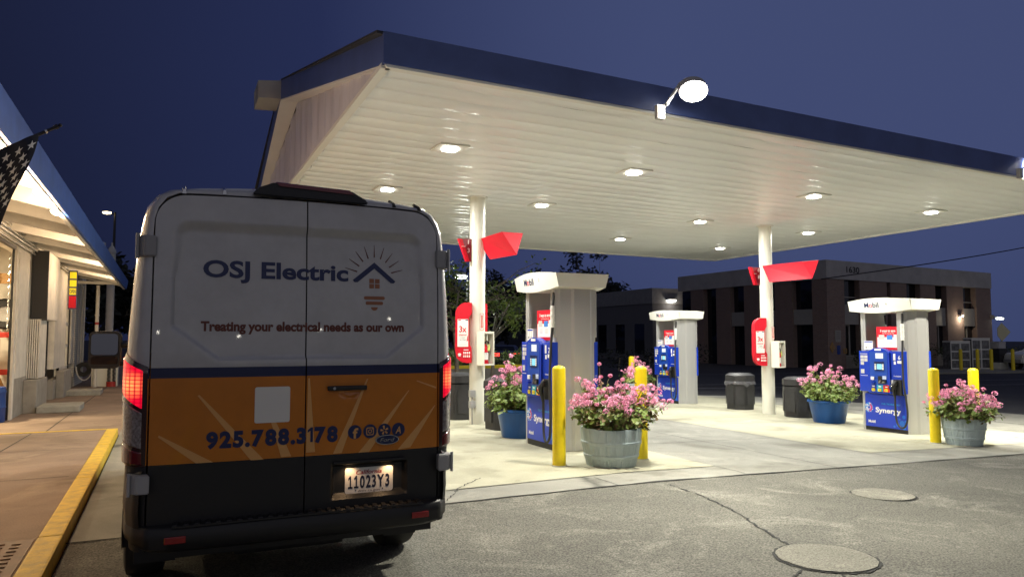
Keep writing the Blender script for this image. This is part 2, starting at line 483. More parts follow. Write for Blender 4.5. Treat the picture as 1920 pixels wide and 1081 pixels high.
# joints in the concrete (saw cuts) as narrow dark sheets
def strip(bm, pts, wd, dz, jit=0.0):
    pr = []
    for i, (x, y) in enumerate(pts):
        a = pts[max(0, i - 1)]; b = pts[min(len(pts) - 1, i + 1)]
        t = V((b[0] - a[0], b[1] - a[1])).normalized(); n = V((-t.y, t.x))
        ww = wd * (1 + random.uniform(-jit, jit))
        pr.append(((x + n.x * ww / 2, y + n.y * ww / 2), (x - n.x * ww / 2, y - n.y * ww / 2)))
    vs = [[bm.verts.new((q[0], q[1], gz(q[0]) + dz)) for q in p] for p in pr]
    for i in range(len(vs) - 1):
        bm.faces.new((vs[i][0], vs[i][1], vs[i + 1][1], vs[i + 1][0]))
def wob(a, b, n, j):
    out = []
    for i in range(n + 1):
        t = i / n
        jj = j if 0 < i < n else 0
        out.append((a[0] + (b[0] - a[0]) * t + random.uniform(-jj, jj), a[1] + (b[1] - a[1]) * t + random.uniform(-jj, jj)))
    return out
bm = BM()
for p in ([(7.9, 6.98), (7.95, 20.3)], [(6.4, 9.6), (9.5, 9.7)], [(6.4, 13.0), (9.5, 13.1)], [(6.4, 16.6), (9.5, 16.6)], [(2.6, 11.1), (6.4, 11.1)],
          [(2.6, 14.9), (6.4, 14.9)], [(9.5, 11.8), (20, 11.9)], [(9.5, 15.6), (17, 15.7)], [(0.9, 6.87), (0.95, 20.4)], [(4.5, 6.9), (4.5, 7.4)],
          [(6.38, 7.0), (6.4, 7.6)], [(9.52, 7.03), (9.55, 7.9)], [(12.8, 7.1), (12.85, 7.9)], [(2.5, 7.42), (6.4, 7.56)]):
    strip(bm, wob(p[0], p[1], 8, 0.004), 0.012, 0.0075, 0.4)
strip(bm, wob((-0.66, 6.80), (20.6, 7.22), 60, 0.012), 0.028, 0.0035, 0.8)
for p in ([(-1.8, 14.0), (-1.62, 31)], [(-6, 17.9), (-0.7, 17.9)], [(-6, 22.6), (-0.7, 22.6)]):
    strip(bm, wob(p[0], p[1], 6, 0.004), 0.016, 0.006, 0.4)
for p in ([(-2.1, 6.6), (-1.85, 13.8)], [(-6, 9.2), (-0.9, 9.4)], [(-6, 11.7), (-0.9, 11.7)]):
    strip(bm, wob(p[0], p[1], 6, 0.006), 0.016, 0.104, 0.4)
tag(ob('pavement_joint', bm, M['tar']), kind='structure')
def crackline(bm, pts, wd, dz=0.0015):
    out = []
    for a, b in zip(pts, pts[1:]):
        out += wob(a, b, 14, 0.016)[:-1]
    out.append(pts[-1]); strip(bm, out, wd, dz, 0.75)
bm = BM()
crackline(bm, [(5.05, 6.75), (5.0, 6.2), (4.85, 5.5), (4.55, 4.75), (4.42, 4.38)], 0.017)
crackline(bm, [(4.10, 3.92), (3.75, 3.75), (3.3, 3.55), (2.7, 3.2)], 0.015)
crackline(bm, [(4.2, 3.7), (4.1, 3.2), (3.9, 2.6)], 0.014)
crackline(bm, [(2.55, 6.95), (2.9, 7.5), (3.3, 7.9)], 0.010, 0.009)
tag(ob('pavement_crack', bm, M['tar']), kind='structure')
# round concrete covers set in the asphalt
def cover(c, r, label):
    bm = BM()
    n = 56; ring = []
    for k in range(n):
        a = 2 * math.pi * k / n; rr = r * (1 + random.uniform(-0.014, 0.014))
        ring.append((c[0] + rr * math.cos(a), c[1] + rr * math.sin(a)))
    z = gz(c[0])
    prism(bm, [(x, y, z - 0.03) for x, y in ring], [(x, y, z + 0.008) for x, y in ring])
    o = tag(ob('utility_cover', bm, M['cover']), label, 'utility cover', 'round concrete covers in the asphalt')
    bm = BM()
    va = [bm.verts.new((x, y, z + 0.002)) for x, y in ring]
    vb = [bm.verts.new((c[0] + (x - c[0]) * (1 + random.uniform(.03, .10)), c[1] + (y - c[1]) * (1 + random.uniform(.03, .10)), z + 0.002)) for x, y in ring]
    for k in range(n): bm.faces.new((va[k], vb[k], vb[(k + 1) % n], va[(k + 1) % n]))
    ob('gap', bm, M['tar'], o)
cover((4.41, 4.02), 0.345, 'big pale round concrete cover in the asphalt where the long crack ends')
cover((6.89, 5.51), 0.30, 'small round concrete cover in the asphalt towards the concrete edge, uncracked')
# painted lines on the street
bm = BM()
strip(bm, [(14.5, 22.6), (40, 17.5)], 0.12, -0.004)
strip(bm, [(16.5, 24.6), (44, 20.2)], 0.12, -0.004)
for i in range(6):
    strip(bm, [(33 + i * 2.4, 27.5 - i * .75), (34.0 + i * 2.4, 27.2 - i * .75)], 0.14, -0.004)
strip(bm, [(20.5, 33), (52, 27.2)], 0.10, -0.004)
tag(ob('road_marking', bm, mat('road_paint', (0.30, 0.30, 0.30), 0.7, var=.5, vscale=6)), kind='structure')
bm = BM()
prism(bm, [(37, 27.2, -.5), (58, 22.4, -.5), (60, 26, -.5), (38.5, 30.6, -.5)], [(37, 27.2, -.30), (58, 22.4, -.30), (60, 26, -.30), (38.5, 30.6, -.30)])
tag(ob('pavement', bm, M['concrete']), kind='structure')

# ------------------------------------------------------------ canopy over the pumps
ZS = 4.28
P00, P10, P11, P01 = (1.90, 7.0), (16.55, 7.66), (17.22, 20.2), (1.96, 19.45)
def cpt(a, b):                    # a along the long side, b front to back
    x = (1 - b) * ((1 - a) * P00[0] + a * P10[0]) + b * ((1 - a) * P01[0] + a * P11[0])
    y = (1 - b) * ((1 - a) * P00[1] + a * P10[1]) + b * ((1 - a) * P01[1] + a * P11[1])
    return x, y
canopy = thing('fuel_canopy', 'large white-soffited canopy on two round columns over the fuel pumps, blue fascia', 'canopy', (9.4, 13.3, 0))
CO = V((9.4, 13.3, 0))
def cl(p): return V(p) - CO
bm = BM()
NS = 34
for i in range(NS):               # lapped metal planks, each with a soft crown and a lip
    b0, b1 = i / NS, (i + 1) / NS
    prof = [(b0, 0.018), (b0 + (b1 - b0) * .10, 0.004), (b0 + (b1 - b0) * .35, -0.004), (b0 + (b1 - b0) * .7, -0.002), (b0 + (b1 - b0) * .93, 0.003), (b0 + (b1 - b0) * .97, 0.018)]
    rows = []
    for bb, dz in prof:
        row = []
        for k in range(25):
            a = k / 24
            x, y = cpt(a, bb)
            sag = 0.006 * math.sin(a * 19 + i * 1.7) + 0.004 * math.sin(a * 47 + i * 3.1)
            row.append(bm.verts.new(cl((x, y, ZS + dz + sag * 0.6))))
        rows.append(row)
    for r0, r1 in zip(rows, rows[1:]):
        for k in range(24):
            bm.faces.new((r0[k], r0[k + 1], r1[k + 1], r1[k]))
ob('soffit', bm, M['soffit'], canopy, smooth=50)
# white angle trim round the soffit
bm = BM()
def bar(bm, a, b, wd, h, out=0):
    a = V(a); b = V(b); t = (b - a).normalized(); n = V((t.y, -t.x, 0)); u = V((0, 0, 1))
    q = [a - n * wd / 2, a + n * wd / 2]
    prism(bm, [cl(a - n * wd / 2), cl(a + n * wd / 2), cl(a + n * wd / 2 + u * h), cl(a - n * wd / 2 + u * h)],
          [cl(b - n * wd / 2), cl(b + n * wd / 2), cl(b + n * wd / 2 + u * h), cl(b - n * wd / 2 + u * h)])
c00, c10, c11, c01 = [(*p, ZS - 0.03) for p in (P00, P10, P11, P01)]
bar(bm, c00, c10, 0.09, 0.05); bar(bm, c10, c11, 0.09, 0.05); bar(bm, c11, c01, 0.09, 0.05); bar(bm, c01, c00, 0.09, 0.05)
ob('trim', bm, M['white'], canopy)
# gable roof: eaves at the front and back, ridge half way, gable wall of ribbed metal at the end
RY, RZ = 13.25, 5.77
def gable(sx, xe, xw, xr):        # sx: sign of outward x; xe eave x, xw wall x at ridge, xr fascia x at ridge
    global bm
    ye0, ye1 = (6.95, 19.5) if sx < 0 else (7.62, 20.25)
    # ribbed gable wall
    bmw = BM(); n = 84
    prev = None
    for k in range(n + 1):
        t = k / n; y = ye0 + .05 + (ye1 - ye0 - .1) * t
        x = xe + (xw - xe) * (1 - abs(2 * t - 1)) + (0.035 if k % 4 in (0, 1) else 0.0) * -sx
        top = ZS + .04 + (RZ - ZS - 0.02) * (1 - abs(y - RY) / (RY - ye0 if y < RY else ye1 - RY))
        cur = (bmw.verts.new(cl((x, y, ZS - .005))), bmw.verts.new(cl((x, y, max(top, ZS)))))
        if prev: bmw.faces.new((prev[0], cur[0], cur[1], prev[1]))
        prev = cur
    ob('gable_wall', bmw, M['rib'], canopy)
    # barge fascia (blue) with its white underside
    bmf = BM(); bmu = BM()
    h0, h1 = 0.32, 0.345
    for (ya, yb) in ((ye0, RY), (RY, ye1)):
        za, zb = (ZS, RZ) if yb == RY else (RZ, ZS)
        xa, xb = (xe, xr) if yb == RY else (xr, xe)
        wa, wb = (xe - sx * .05, xw) if yb == RY else (xw, xe - sx * .05)
        ha, hb = (h0, h1) if yb == RY else (h1, h0)
        A = [(xa, ya, za), (xb, yb, zb), (xb, yb, zb + hb), (xa, ya, za + ha)]
        B = [(p[0] - sx * 0.06, p[1], p[2]) for p in A]
        prism(bmf, [cl(p) for p in A], [cl(p) for p in B])
        U = [(xa - sx * .002, ya, za - .004), (xb - sx * .002, yb, zb - .004), (wb, yb, zb - .004), (wa, ya, za - .004)]
        prism(bmu, [cl(p) for p in U], [cl((p[0], p[1], p[2] - 0.02)) for p in U])
    ob('fascia', bmf, M['fascia'], canopy)
    ob('barge_soffit', bmu, M['white'], canopy)
gable(-1, 1.88, 2.01, 1.72)
gable(1, 16.9, 16.8, 17.1)
# white ridge end box
bm = BM(); prism(bm, [cl(p) for p in ((1.35, 13.22, 5.74), (1.73, 13.22, 5.77), (1.73, 13.22, 6.09), (1.34, 13.22, 6.04))],
                 [cl(p) for p in ((1.35, 13.9, 5.72), (1.73, 13.9, 5.74), (1.73, 13.9, 6.07), (1.34, 13.9, 6.02))])
ob('ridge_cap', bm, M['spandrel'], canopy)
# eave fascia, front and back
bm = BM()
prism(bm, [cl((1.86, 6.94, ZS)), cl((16.92, 7.62, ZS)), cl((16.92, 7.62, ZS + .32)), cl((1.86, 6.94, ZS + .32))],
      [cl((1.86, 7.0, ZS)), cl((16.92, 7.68, ZS)), cl((16.92, 7.68, ZS + .32)), cl((1.86, 7.0, ZS + .32))])
ob('fascia', bm, M['fascia'], canopy)
bm = BM()
prism(bm, [cl((1.9, 19.5, ZS)), cl((17.2, 20.25, ZS)), cl((17.2, 20.25, ZS + .32)), cl((1.9, 19.5, ZS + .32))],
      [cl((1.9, 19.56, ZS)), cl((17.2, 20.31, ZS)), cl((17.2, 20.31, ZS + .32)), cl((1.9, 19.56, ZS + .32))])
ob('fascia', bm, M['fascia'], canopy)
bm = BM()
for (ya, yb, yc, yd, za, zb) in ((6.97, 7.65, RY, RY + .3, ZS + .30, RZ + .33), (19.5, 20.25, RY, RY + .3, ZS + .30, RZ + .33)):
    prism(bm, [cl(p) for p in ((1.80, ya, za), (16.98, yb, za), (17.1, yd, zb), (1.72, yc, zb))],
          [cl((p[0], p[1], p[2] + .03)) for p in ((1.80, ya, za), (16.98, yb, za), (17.1, yd, zb), (1.72, yc, zb))])
ob('roof', bm, M['roofdark'], canopy)
# columns
for (x, y) in ((5.35, 12.98), (12.99, 13.41)):
    z0 = gz(x)
    bm = BM()
    tube(bm, [cl((x, y, z0 - .02)), cl((x, y, z0 + 1.5)), cl((x, y, 3.0)), cl((x, y, ZS + .02))], 0.148, 40)
    col = ob('column', bm, M['column'], canopy, smooth=40)
    bm = BM(); lathe(bm, [(0.149, 0), (0.20, 0.0), (0.20, -0.015), (0.149, -0.015)], 32, cl((x, y, ZS - .005)))
    ob('collar', bm, M['white'], col, smooth=40)

# recessed square LED lights in the canopy
LED = [(3.57, 9.68, 'front row, nearest the ribbed gable'), (6.78, 9.84, 'front row, between the two columns'),
       (3.55, 12.86, 'middle row, just over the van roof'), (6.80, 13.11, 'middle row, beside the first column'),
       (11.01, 10.09, 'front row, near the second column'), (14.67, 10.33, 'front row, nearest the open end'),
       (11.07, 13.44, 'middle row, left of the second column'), (14.75, 13.72, 'middle row, past the second column'),
       (11.09, 16.77, 'back row, above the far pump'), (14.91, 17.22, 'back row, by the far corner')]
for x, y, lab in LED:
    t = thing('canopy_light', 'lit recessed canopy light in the ' + lab, 'ceiling light', (x, y, ZS), 'recessed lights in the canopy soffit')
    bm = BM()
    box(bm, -.22, .22, -.22, .22, -.030, -.008, bev=.006)
    ob('frame', bm, M['white'], t)
    bm = BM(); n = 3
    plate(bm, Fr((0, 0, -.032), (1, 0, 0), (0, -1, 0)), rrect(-.10, .10, -.10, .10, .04), 0, 0.018)
    ob('lens', bm, M['coollamp'], t)
    la = bpy.data.lights.new('canopy_light', 'AREA'); la.shape = 'SQUARE'; la.size = 0.22
    la.energy = 160; la.color = (1.0, 0.99, 0.92)
    lo = bpy.data.objects.new('lamp', la); C.objects.link(lo); lo.parent = t; lo.location = (0, 0, -.085)

# floodlights on the front fascia
def flood(x, y, z, label, power, aim=(-0.16, -0.58, -0.80)):
    t = thing('floodlight', label, 'floodlight', (x, y, z), 'floodlights along the canopy fascia')
    d = V(aim).normalized()
    r = V((1, 0, 0)); r = (r - d * r.dot(d)).normalized(); u = d.cross(r) * -1
    fr = Fr((0, 0, 0), r, r.cross(d) * -1)
    if fr.n.dot(d) < 0: fr = Fr((0, 0, 0), -r, fr.u)
    bm = BM(); plate(bm, fr, circ(0, 0, .178, 32, .147), -.08, 0.0); ob('housing', bm, M['bandconc'], t, smooth=30)
    bm = BM(); plate(bm, fr, circ(0, 0, .166, 32, .135), 0.003, 0.012); ob('lens', bm, emis('flood_lens', (1.0, 0.97, 0.88), 45), t)
    bm = BM()
    tube(bm, [fr.p(-.15, .0, -.10), (-.34, .07, -.18), (-.42, .12, -.26)], .022, 8)
    box(bm, -.47, -.37, .06, .12, -.36, -.20)
    ob('bracket', bm, M['bandconc'], t)
    la = bpy.data.lights.new('floodlight', 'AREA'); la.shape = 'DISK'; la.size = 0.3; la.energy = power; la.spread = R(166)
    la.color = (1.0, 0.95, 0.80)
    lo = bpy.data.objects.new('lamp', la); C.objects.link(lo); lo.parent = t; lo.location = fr.p(0, 0, .05)
    lo.rotation_euler = fr.n.to_track_quat('-Z', 'Y').to_euler()
flood(5.52, 6.78, 4.47, 'glaring oval floodlight on the front fascia above the middle of the canopy', 460)
flood(13.0, 7.2, 4.55, 'floodlight at the outer end of the front fascia, cut by the picture edge', 1200, (0.80, 0.42, -0.42))

# ------------------------------------------------------------ the van
van = thing('van', 'white and orange work van with lit tail lamps, parked facing away beside the yellow kerb', 'van', (0.78, 4.6, 0))

def livery(name):
    m = bpy.data.materials.new(name); m.use_nodes = True
    nt = m.node_tree; b = nt.nodes['Principled BSDF']; L = nt.links.new
    tc = nt.nodes.new('ShaderNodeTexCoord'); sp = nt.nodes.new('ShaderNodeSeparateXYZ')
    L(tc.outputs['Object'], sp.inputs[0])
    dv = nt.nodes.new('ShaderNodeMath'); dv.operation = 'DIVIDE'; dv.inputs[1].default_value = 3.0
    L(sp.outputs['Z'], dv.inputs[0])
    r = nt.nodes.new('ShaderNodeValToRGB'); r.color_ramp.interpolation = 'CONSTANT'
    e = r.color_ramp.elements
    e[0].position = 0; e[0].color = (0.012, 0.012, 0.013, 1)
    e[1].position = 0.885 / 3; e[1].color = (0.66, 0.215, 0.016, 1)
    k = e.new(1.36 / 3); k.color = (0.012, 0.020, 0.085, 1)
    k = e.new(1.425 / 3); k.color = (0.54, 0.54, 0.55, 1)
    L(dv.outputs[0], r.inputs[0])
    nz = nd(nt, 'ShaderNodeTexNoise', Scale=5.0, Detail=8.0, Roughness=0.7)
    L(tc.outputs['Object'], nz.inputs['Vector'])
    mx = nt.nodes.new('ShaderNodeMix'); mx.data_type = 'RGBA'; mx.blend_type = 'MULTIPLY'
    mp = nt.nodes.new('ShaderNodeMapRange'); mp.inputs['From Min'].default_value = .35; mp.inputs['From Max'].default_value = .75
    mp.inputs['To Min'].default_value = 0.0; mp.inputs['To Max'].default_value = 0.35
    L(nz.outputs['Fac'], mp.inputs['Value']); L(mp.outputs[0], mx.inputs['Factor'])
    L(r.outputs[0], mx.inputs['A']); mx.inputs['B'].default_value = (0.55, 0.53, 0.50, 1)
    L(mx.outputs['Result'], b.inputs['Base Color'])
    gt = nt.nodes.new('ShaderNodeMath'); gt.operation = 'LESS_THAN'; gt.inputs[1].default_value = 0.885
    L(sp.outputs['Z'], gt.inputs[0])
    ma = nt.nodes.new('ShaderNodeMath'); ma.operation = 'MULTIPLY_ADD'; ma.inputs[1].default_value = 0.22; ma.inputs[2].default_value = 0.26
    L(gt.outputs[0], ma.inputs[0]); L(ma.outputs[0], b.inputs['Roughness'])
    cw = nt.nodes.new('ShaderNodeMath'); cw.operation = 'MULTIPLY_ADD'; cw.inputs[1].default_value = -0.7; cw.inputs[2].default_value = 0.7
    L(gt.outputs[0], cw.inputs[0]); L(cw.outputs[0], b.inputs['Coat Weight'])
    b.inputs['Coat Roughness'].default_value = 0.03
    return m
M['livery'] = livery('van_livery')
M['vblack'] = mat('bumper_black', (0.013, 0.013, 0.014), 0.5, bump=0.08, bscale=400, rvar=0.15, vscale=6)

def smooth(t): t = max(0.0, min(1.0, t)); return t * t * (3 - 2 * t)
def rear_y(x, z):
    ax = abs(x)
    y = 0.035 * (ax / 0.87) ** 3
    if z > 1.45: y += 0.06 * ((z - 1.45) / 1.0) ** 2
    # pressed panel in the upper half of both doors
    d = min(0.755 - ax, 2.285 - z, z - 1.465, ((z - 1.465) * 0.255 + (0.755 - ax) * 0.195 - 0.0497) / 0.321, 0.755 - 0.10 + 0.10 - math.hypot(max(0, ax - 0.655), max(0, z - 2.185)) - 0.655)
    y += 0.030 * smooth(d / (0.024 + 0.046 * smooth((z - 1.9) / 0.3)))
    # pocket for the number plate
    if x > 0:
        d = min(x - 0.155, 0.645 - x, z - 0.615, 0.835 - z)
        y += 0.045 * smooth(d / 0.03)
        # scoop behind the handle
        dd = 1 - math.hypot((x - 0.27) / 0.075, (z - 1.262) / 0.035)
        y += 0.014 * smooth(dd / 0.5)
    return y
def ztop(x):
    ax = abs(x)
    z = 2.44 - 0.012 * (ax / 0.7) ** 2
    if ax > 0.686: z -= 0.16 - math.sqrt(max(0.0, 0.16 ** 2 - (ax - 0.686) ** 2))
    return z

def door(sign):
    bm = BM(); nx, nz = 96, 170
    X0, X1 = 0.004, 0.846
    g = []
    for i in range(nx + 1):
        s = i / nx
        ax = X0 + (X1 - X0) * (s if s < .8 else .8 + .2 * math.sin((s - .8) / .2 * math.pi / 2))
        x = ax * sign; zt = ztop(x)
        g.append([bm.verts.new((x, rear_y(x, .50 + (zt - .50) * j / nz), .50 + (zt - .50) * j / nz)) for j in range(nz + 1)])
    for i in range(nx):
        for j in range(nz):
            q = (g[i][j], g[i + 1][j], g[i + 1][j + 1], g[i][j + 1])
            bm.faces.new(q if sign > 0 else tuple(reversed(q)))
    # turned-in edges
    edge = [g[0][j] for j in range(nz + 1)] + [g[i][nz] for i in range(1, nx + 1)] + [g[nx][j] for j in range(nz - 1, -1, -1)] + [g[i][0] for i in range(nx - 1, 0, -1)]
    cx = sign * (X0 + X1) / 2
    inn = [bm.verts.new((v.co.x + (0.004 if v.co.x < cx else -0.004), v.co.y + 0.05, v.co.z + (0.003 if v.co.z < 1.4 else -0.003))) for v in edge]
    for k in range(len(edge)):
        k2 = (k + 1) % len(edge)
        bm.faces.new((edge[k], edge[k2], inn[k2], inn[k]))
    return ob('rear_door', bm, M['livery'], van, smooth=35)
dl = door(-1); dr = door(1)

# body shell: matched outlines of the door opening and of the full body, joined by a quarter-round corner
SZ = [0.42, 0.60, 0.80, 0.90, 1.10, 1.35, 1.43, 1.60, 1.85, 2.05, 2.20]
def hw(z):
    t = [(0.30, .89), (0.45, .945), (0.9, .968), (1.35, .976), (1.6, .972), (2.0, .950), (2.25, .922)]
    for (a, b), (c, d) in zip(t, t[1:]):
        if z <= c: return b + (d - b) * max(0, (z - a)) / (c - a)
    return t[-1][1]
half_door = [(.855, z) for z in SZ] + [(.851, 2.28), (.832, 2.35), (.79, 2.41), (.725, 2.442), (.6, 2.447), (.4, 2.451), (.2, 2.454), (0, 2.455)]
half_body = [(hw(z), z) for z in SZ] + [(.912, 2.30), (.893, 2.37), (.853, 2.43), (.785, 2.472), (.62, 2.500), (.4, 2.520), (.2, 2.530), (0, 2.533)]
def full(h): return [(-x, z) for x, z in h] + [(x, z) for x, z in reversed(h[:-1])]
fd, fb = full(half_door), full(half_body)
def lean(z): return 0.06 * ((z - 1.45)) ** 2 if z > 1.45 else 0
rings = [[(x * .995, 0.075 + lean(z), z) for x, z in fd]]
for k in range(0, 10):
    th = R(90) * k / 9; s = math.sin(th)
    rings.append([(a[0] + (b[0] - a[0]) * s, 0.032 + 0.19 * (1 - math.cos(th)) + lean(a[1]) * (1 - .3 * s), a[1] + (b[1] - a[1]) * s) for a, b in zip(fd, fb)])
for y, top, wsc in ((0.6, 2.54, 1), (1.2, 2.55, 1), (1.8, 2.55, 1), (2.6, 2.55, 1), (3.3, 2.53, 1), (3.75, 2.47, .995), (4.1, 2.28, .985), (4.4, 2.02, .975), (4.7, 1.72, .965), (4.95, 1.42, .95), (5.15, 1.27, .93), (5.4, 1.16, .89), (5.52, 1.02, .84), (5.56, .80, .80)):
    rings.append([(x * wsc, y, z if z < .7 else (.7 + (z - .7) * (top - .7) / (2.533 - .7))) for x, z in fb])
bm = BM()
vr = [[bm.verts.new(p) for p in r] for r in rings]
for a, b in zip(vr, vr[1:]):
    for i in range(len(a) - 1):
        bm.faces.new((a[i], a[i + 1], b[i + 1], b[i]))
bm.faces.new(vr[-1])
body = ob('body', bm, M['livery'], van, smooth=40)
bm = BM()
box(bm, -.90, .90, .30, 5.3, .30, .46); box(bm, -.84, .84, .085, .11, .45, 2.24); box(bm, -.70, .70, .13, .15, 2.24, 2.42)
box(bm, -.35, .35, .5, 1.5, .22, .34, bev=.03)
tube(bm, [(-.45, .25, .36), (-.45, 1.6, .36)], .03, 10)
ob('underbody', bm, M['vblack'], van)
# door shut line shade: rubber seal in the opening
# windscreen and cab windows
bm = BM()
prism(bm, [(-.84, 3.86, 2.40), (.84, 3.86, 2.40), (.92, 4.93, 1.46), (-.92, 4.93, 1.46)], [(-.84, 3.90, 2.44), (.84, 3.90, 2.44), (.92, 4.97, 1.50), (-.92, 4.97, 1.50)])
for s in (-1, 1):
    prism(bm, [(s * .95, 3.3, 1.5), (s * .95, 4.55, 1.5), (s * .92, 3.95, 2.05), (s * .91, 3.3, 2.12)], [(s * .978, 3.3, 1.5), (s * .972, 4.55, 1.5), (s * .935, 3.95, 2.05), (s * .93, 3.3, 2.12)])
ob('cab_glass', bm, M['glass'], van)

# wheels
for (x, y) in ((-.86, 1.15), (.86, 1.15), (-.86, 4.55), (.86, 4.55)):
    s = 1 if x > 0 else -1
    bm = BM()
    prof = [(.20, -.11), (.30, -.125), (.345, -.11), (.36, -.08), (.362, 0), (.36, .08), (.345, .11), (.30, .125), (.20, .11)]
    lathe(bm, prof, 44)
    for k in range(44):
        a = 2 * math.pi * k / 44
    bmesh.ops.rotate(bm, verts=bm.verts, cent=(0, 0, 0), matrix=Matrix.Rotation(R(90), 3, 'Y'))
    bmesh.ops.translate(bm, verts=bm.verts, vec=(x, y, .362))
    wh = ob('wheel', bm, M['rubber'], van, smooth=40)
    bm = BM(); lathe(bm, [(0, .05), (.06, .06), (.12, .03), (.19, .05), (.215, .10), (.215, -.10), (0, -.08)], 32)
    bmesh.ops.rotate(bm, verts=bm.verts, cent=(0, 0, 0), matrix=Matrix.Rotation(R(90 * s), 3, 'Y'))
    bmesh.ops.translate(bm, verts=bm.verts, vec=(x, y, .362))
    ob('rim', bm, M['bandconc'], wh, smooth=40)
    bm = BM()
    for k in range(17):
        a0, a1 = R(-10 + 200 * k / 17), R(-10 + 200 * (k + 1) / 17)
        p = lambda a, r, xx: (xx, y + r * math.cos(a), .362 + r * math.sin(a))
        x0, x1 = s * .70, s * .985
        bm.faces.new([bm.verts.new(v) for v in (p(a0, .43, x0), p(a1, .43, x0), p(a1, .43, x1), p(a0, .43, x1))])
        bm.faces.new([bm.verts.new(v) for v in (p(a0, .43, x1), p(a1, .43, x1), p(a1, .475, x1 + s * .005), p(a0, .475, x1 + s * .005))])
    ob('wheel_arch', bm, M['vblack'], van)
# mud flaps
for s in (-1, 1):
    bm = BM(); box(bm, s * .80 - .12, s * .80 + .12, .70, .715, .18, .50, bev=.005); ob('mudguard', bm, M['vblack'], van)

# rear bumper: one sweep round the back, with a ribbed tread on top and raised corner pieces
def corner_plan(t):               # t 0..1 from the middle of the back to the side of the van
    pts = [(0, -.095), (.43, -.09), (.72, -.078), (.85, -.035), (.915, .05), (.955, .17), (.975, .36), (.98, .70)]
    f = t * (len(pts) - 1); i = min(int(f), len(pts) - 2); f -= i
    f2 = f
    return (pts[i][0] + (pts[i + 1][0] - pts[i][0]) * f2, pts[i][1] + (pts[i + 1][1] - pts[i][1]) * f2)
bm = BM(); N = 40
rows = []
for k in range(-N, N + 1):
    px, py = corner_plan(abs(k) / N); px = math.copysign(px, k) if k else 0
    inn = V((px * .9, max(py, 0) + .12 + (0.05 if abs(px) < .8 else 0), 0))
    lift = 0.05 * smooth((abs(px) - .8) / .25)
    prof = [(inn.x, inn.y, .44 + lift), (px * .985, py + .03, .425 + lift), (px, py + .004, .445 + lift), (px, py, .50 + lift * .5), (px, py + .004, .548), (px * .995, py + .016, .562), (inn.x, inn.y, .566)]
    rows.append([bm.verts.new(p) for p in prof])
for a, b in zip(rows, rows[1:]):
    for i in range(len(a) - 1): bm.faces.new((a[i], b[i], b[i + 1], a[i + 1]))
bump = ob('rear_bumper', bm, M['vblack'], van, smooth=50)
bm = BM()
for k in range(26):
    x = -.70 + k * 1.4 / 25
    prism(bm, [(x - .016, -.078, .5665), (x + .012, -.078, .5665), (x + .024, .03, .5665), (x - .004, .03, .5665)],
          [(x - .014, -.076, .575), (x + .010, -.076, .575), (x + .022, .028, .575), (x - .006, .028, .575)])
box(bm, -.72, .72, -.088, -.080, .560, .570)
ob('tread', bm, M['vblack'], bump)
for s in (-1, 1):
    bm = BM(); rows = []
    for k in range(19):
        t = .505 + .36 * k / 18
        px, py = corner_plan(t)
        top = .70 + .165 * smooth((px - .80) / .09)
        prof = [(px * .93, py + .10, .56), (px - .004, py, .552), (px + .003, py - .004, .64), (px - .002, py + .002, top - .02), (px * .985, py + .012, top), (px * .94, py + .05, top + .004)]
        rows.append([bm.verts.new((s * a, b, c)) for a, b, c in prof])
    for a, b in zip(rows, rows[1:]):
        for i in range(len(a) - 1): bm.faces.new((a[i], a[i + 1], b[i + 1], b[i]))
    ob('bumper_corner', bm, M['vblack'], van, smooth=45)
    # reflector in the bumper
    bm = BM(); box(bm, s * .70 - .055, s * .70 + .055, -.092, -.078, .478, .515, bev=.004)
    ob('reflector', bm, mat('reflector_red', (0.32, 0.012, 0.015), 0.2, coat=.5), van)
    # door hinges, upper (grey) and lower (silver cover)
    for z0, z1, m in ((2.06, 2.18, 'hingegrey'), (.745, .845, 'hingecover')):
        if m not in M: M[m] = mat(m, (0.33, 0.33, 0.34) if m == 'hingegrey' else (0.42, 0.42, 0.42), 0.45)
        bm = BM(); xi = .835; xo = hw((z0 + z1) / 2) + (-.012 if z0 < 1 else .010)
        A = [(xi, .016 + lean(z0), z0), (xi, .016 + lean(z1), z1), (xo - .03, .03 + lean(z1), z1), (xo - .03, .03 + lean(z0), z0)]
        y0 = .0 + lean(z0) + (.0 if z0 > 1 else -.048)
        pts = [(xi, y0 + .012), (xo - .05, y0 + .016), (xo - .004, y0 + .075), (xo, y0 + .15), (xi + .02, y0 + .15)]
        pr = [[(s * a, b, z) for a, b in pts] for z in (z0, z1)]
        prism(bm, pr[0], pr[1])
        bmesh.ops.bevel(bm, geom=bm.edges[:], offset=.006, segments=2, affect='EDGES')
        h = ob('door_hinge', bm, M[m], van, smooth=40)
        bm = BM(); cyl(bm, (s * (xo - .012), y0 + .05, z0 - .012), (s * (xo - .012), y0 + .05, z1 + .012), .010, n=10)
        ob('pin', bm, M[m], h, smooth=40)

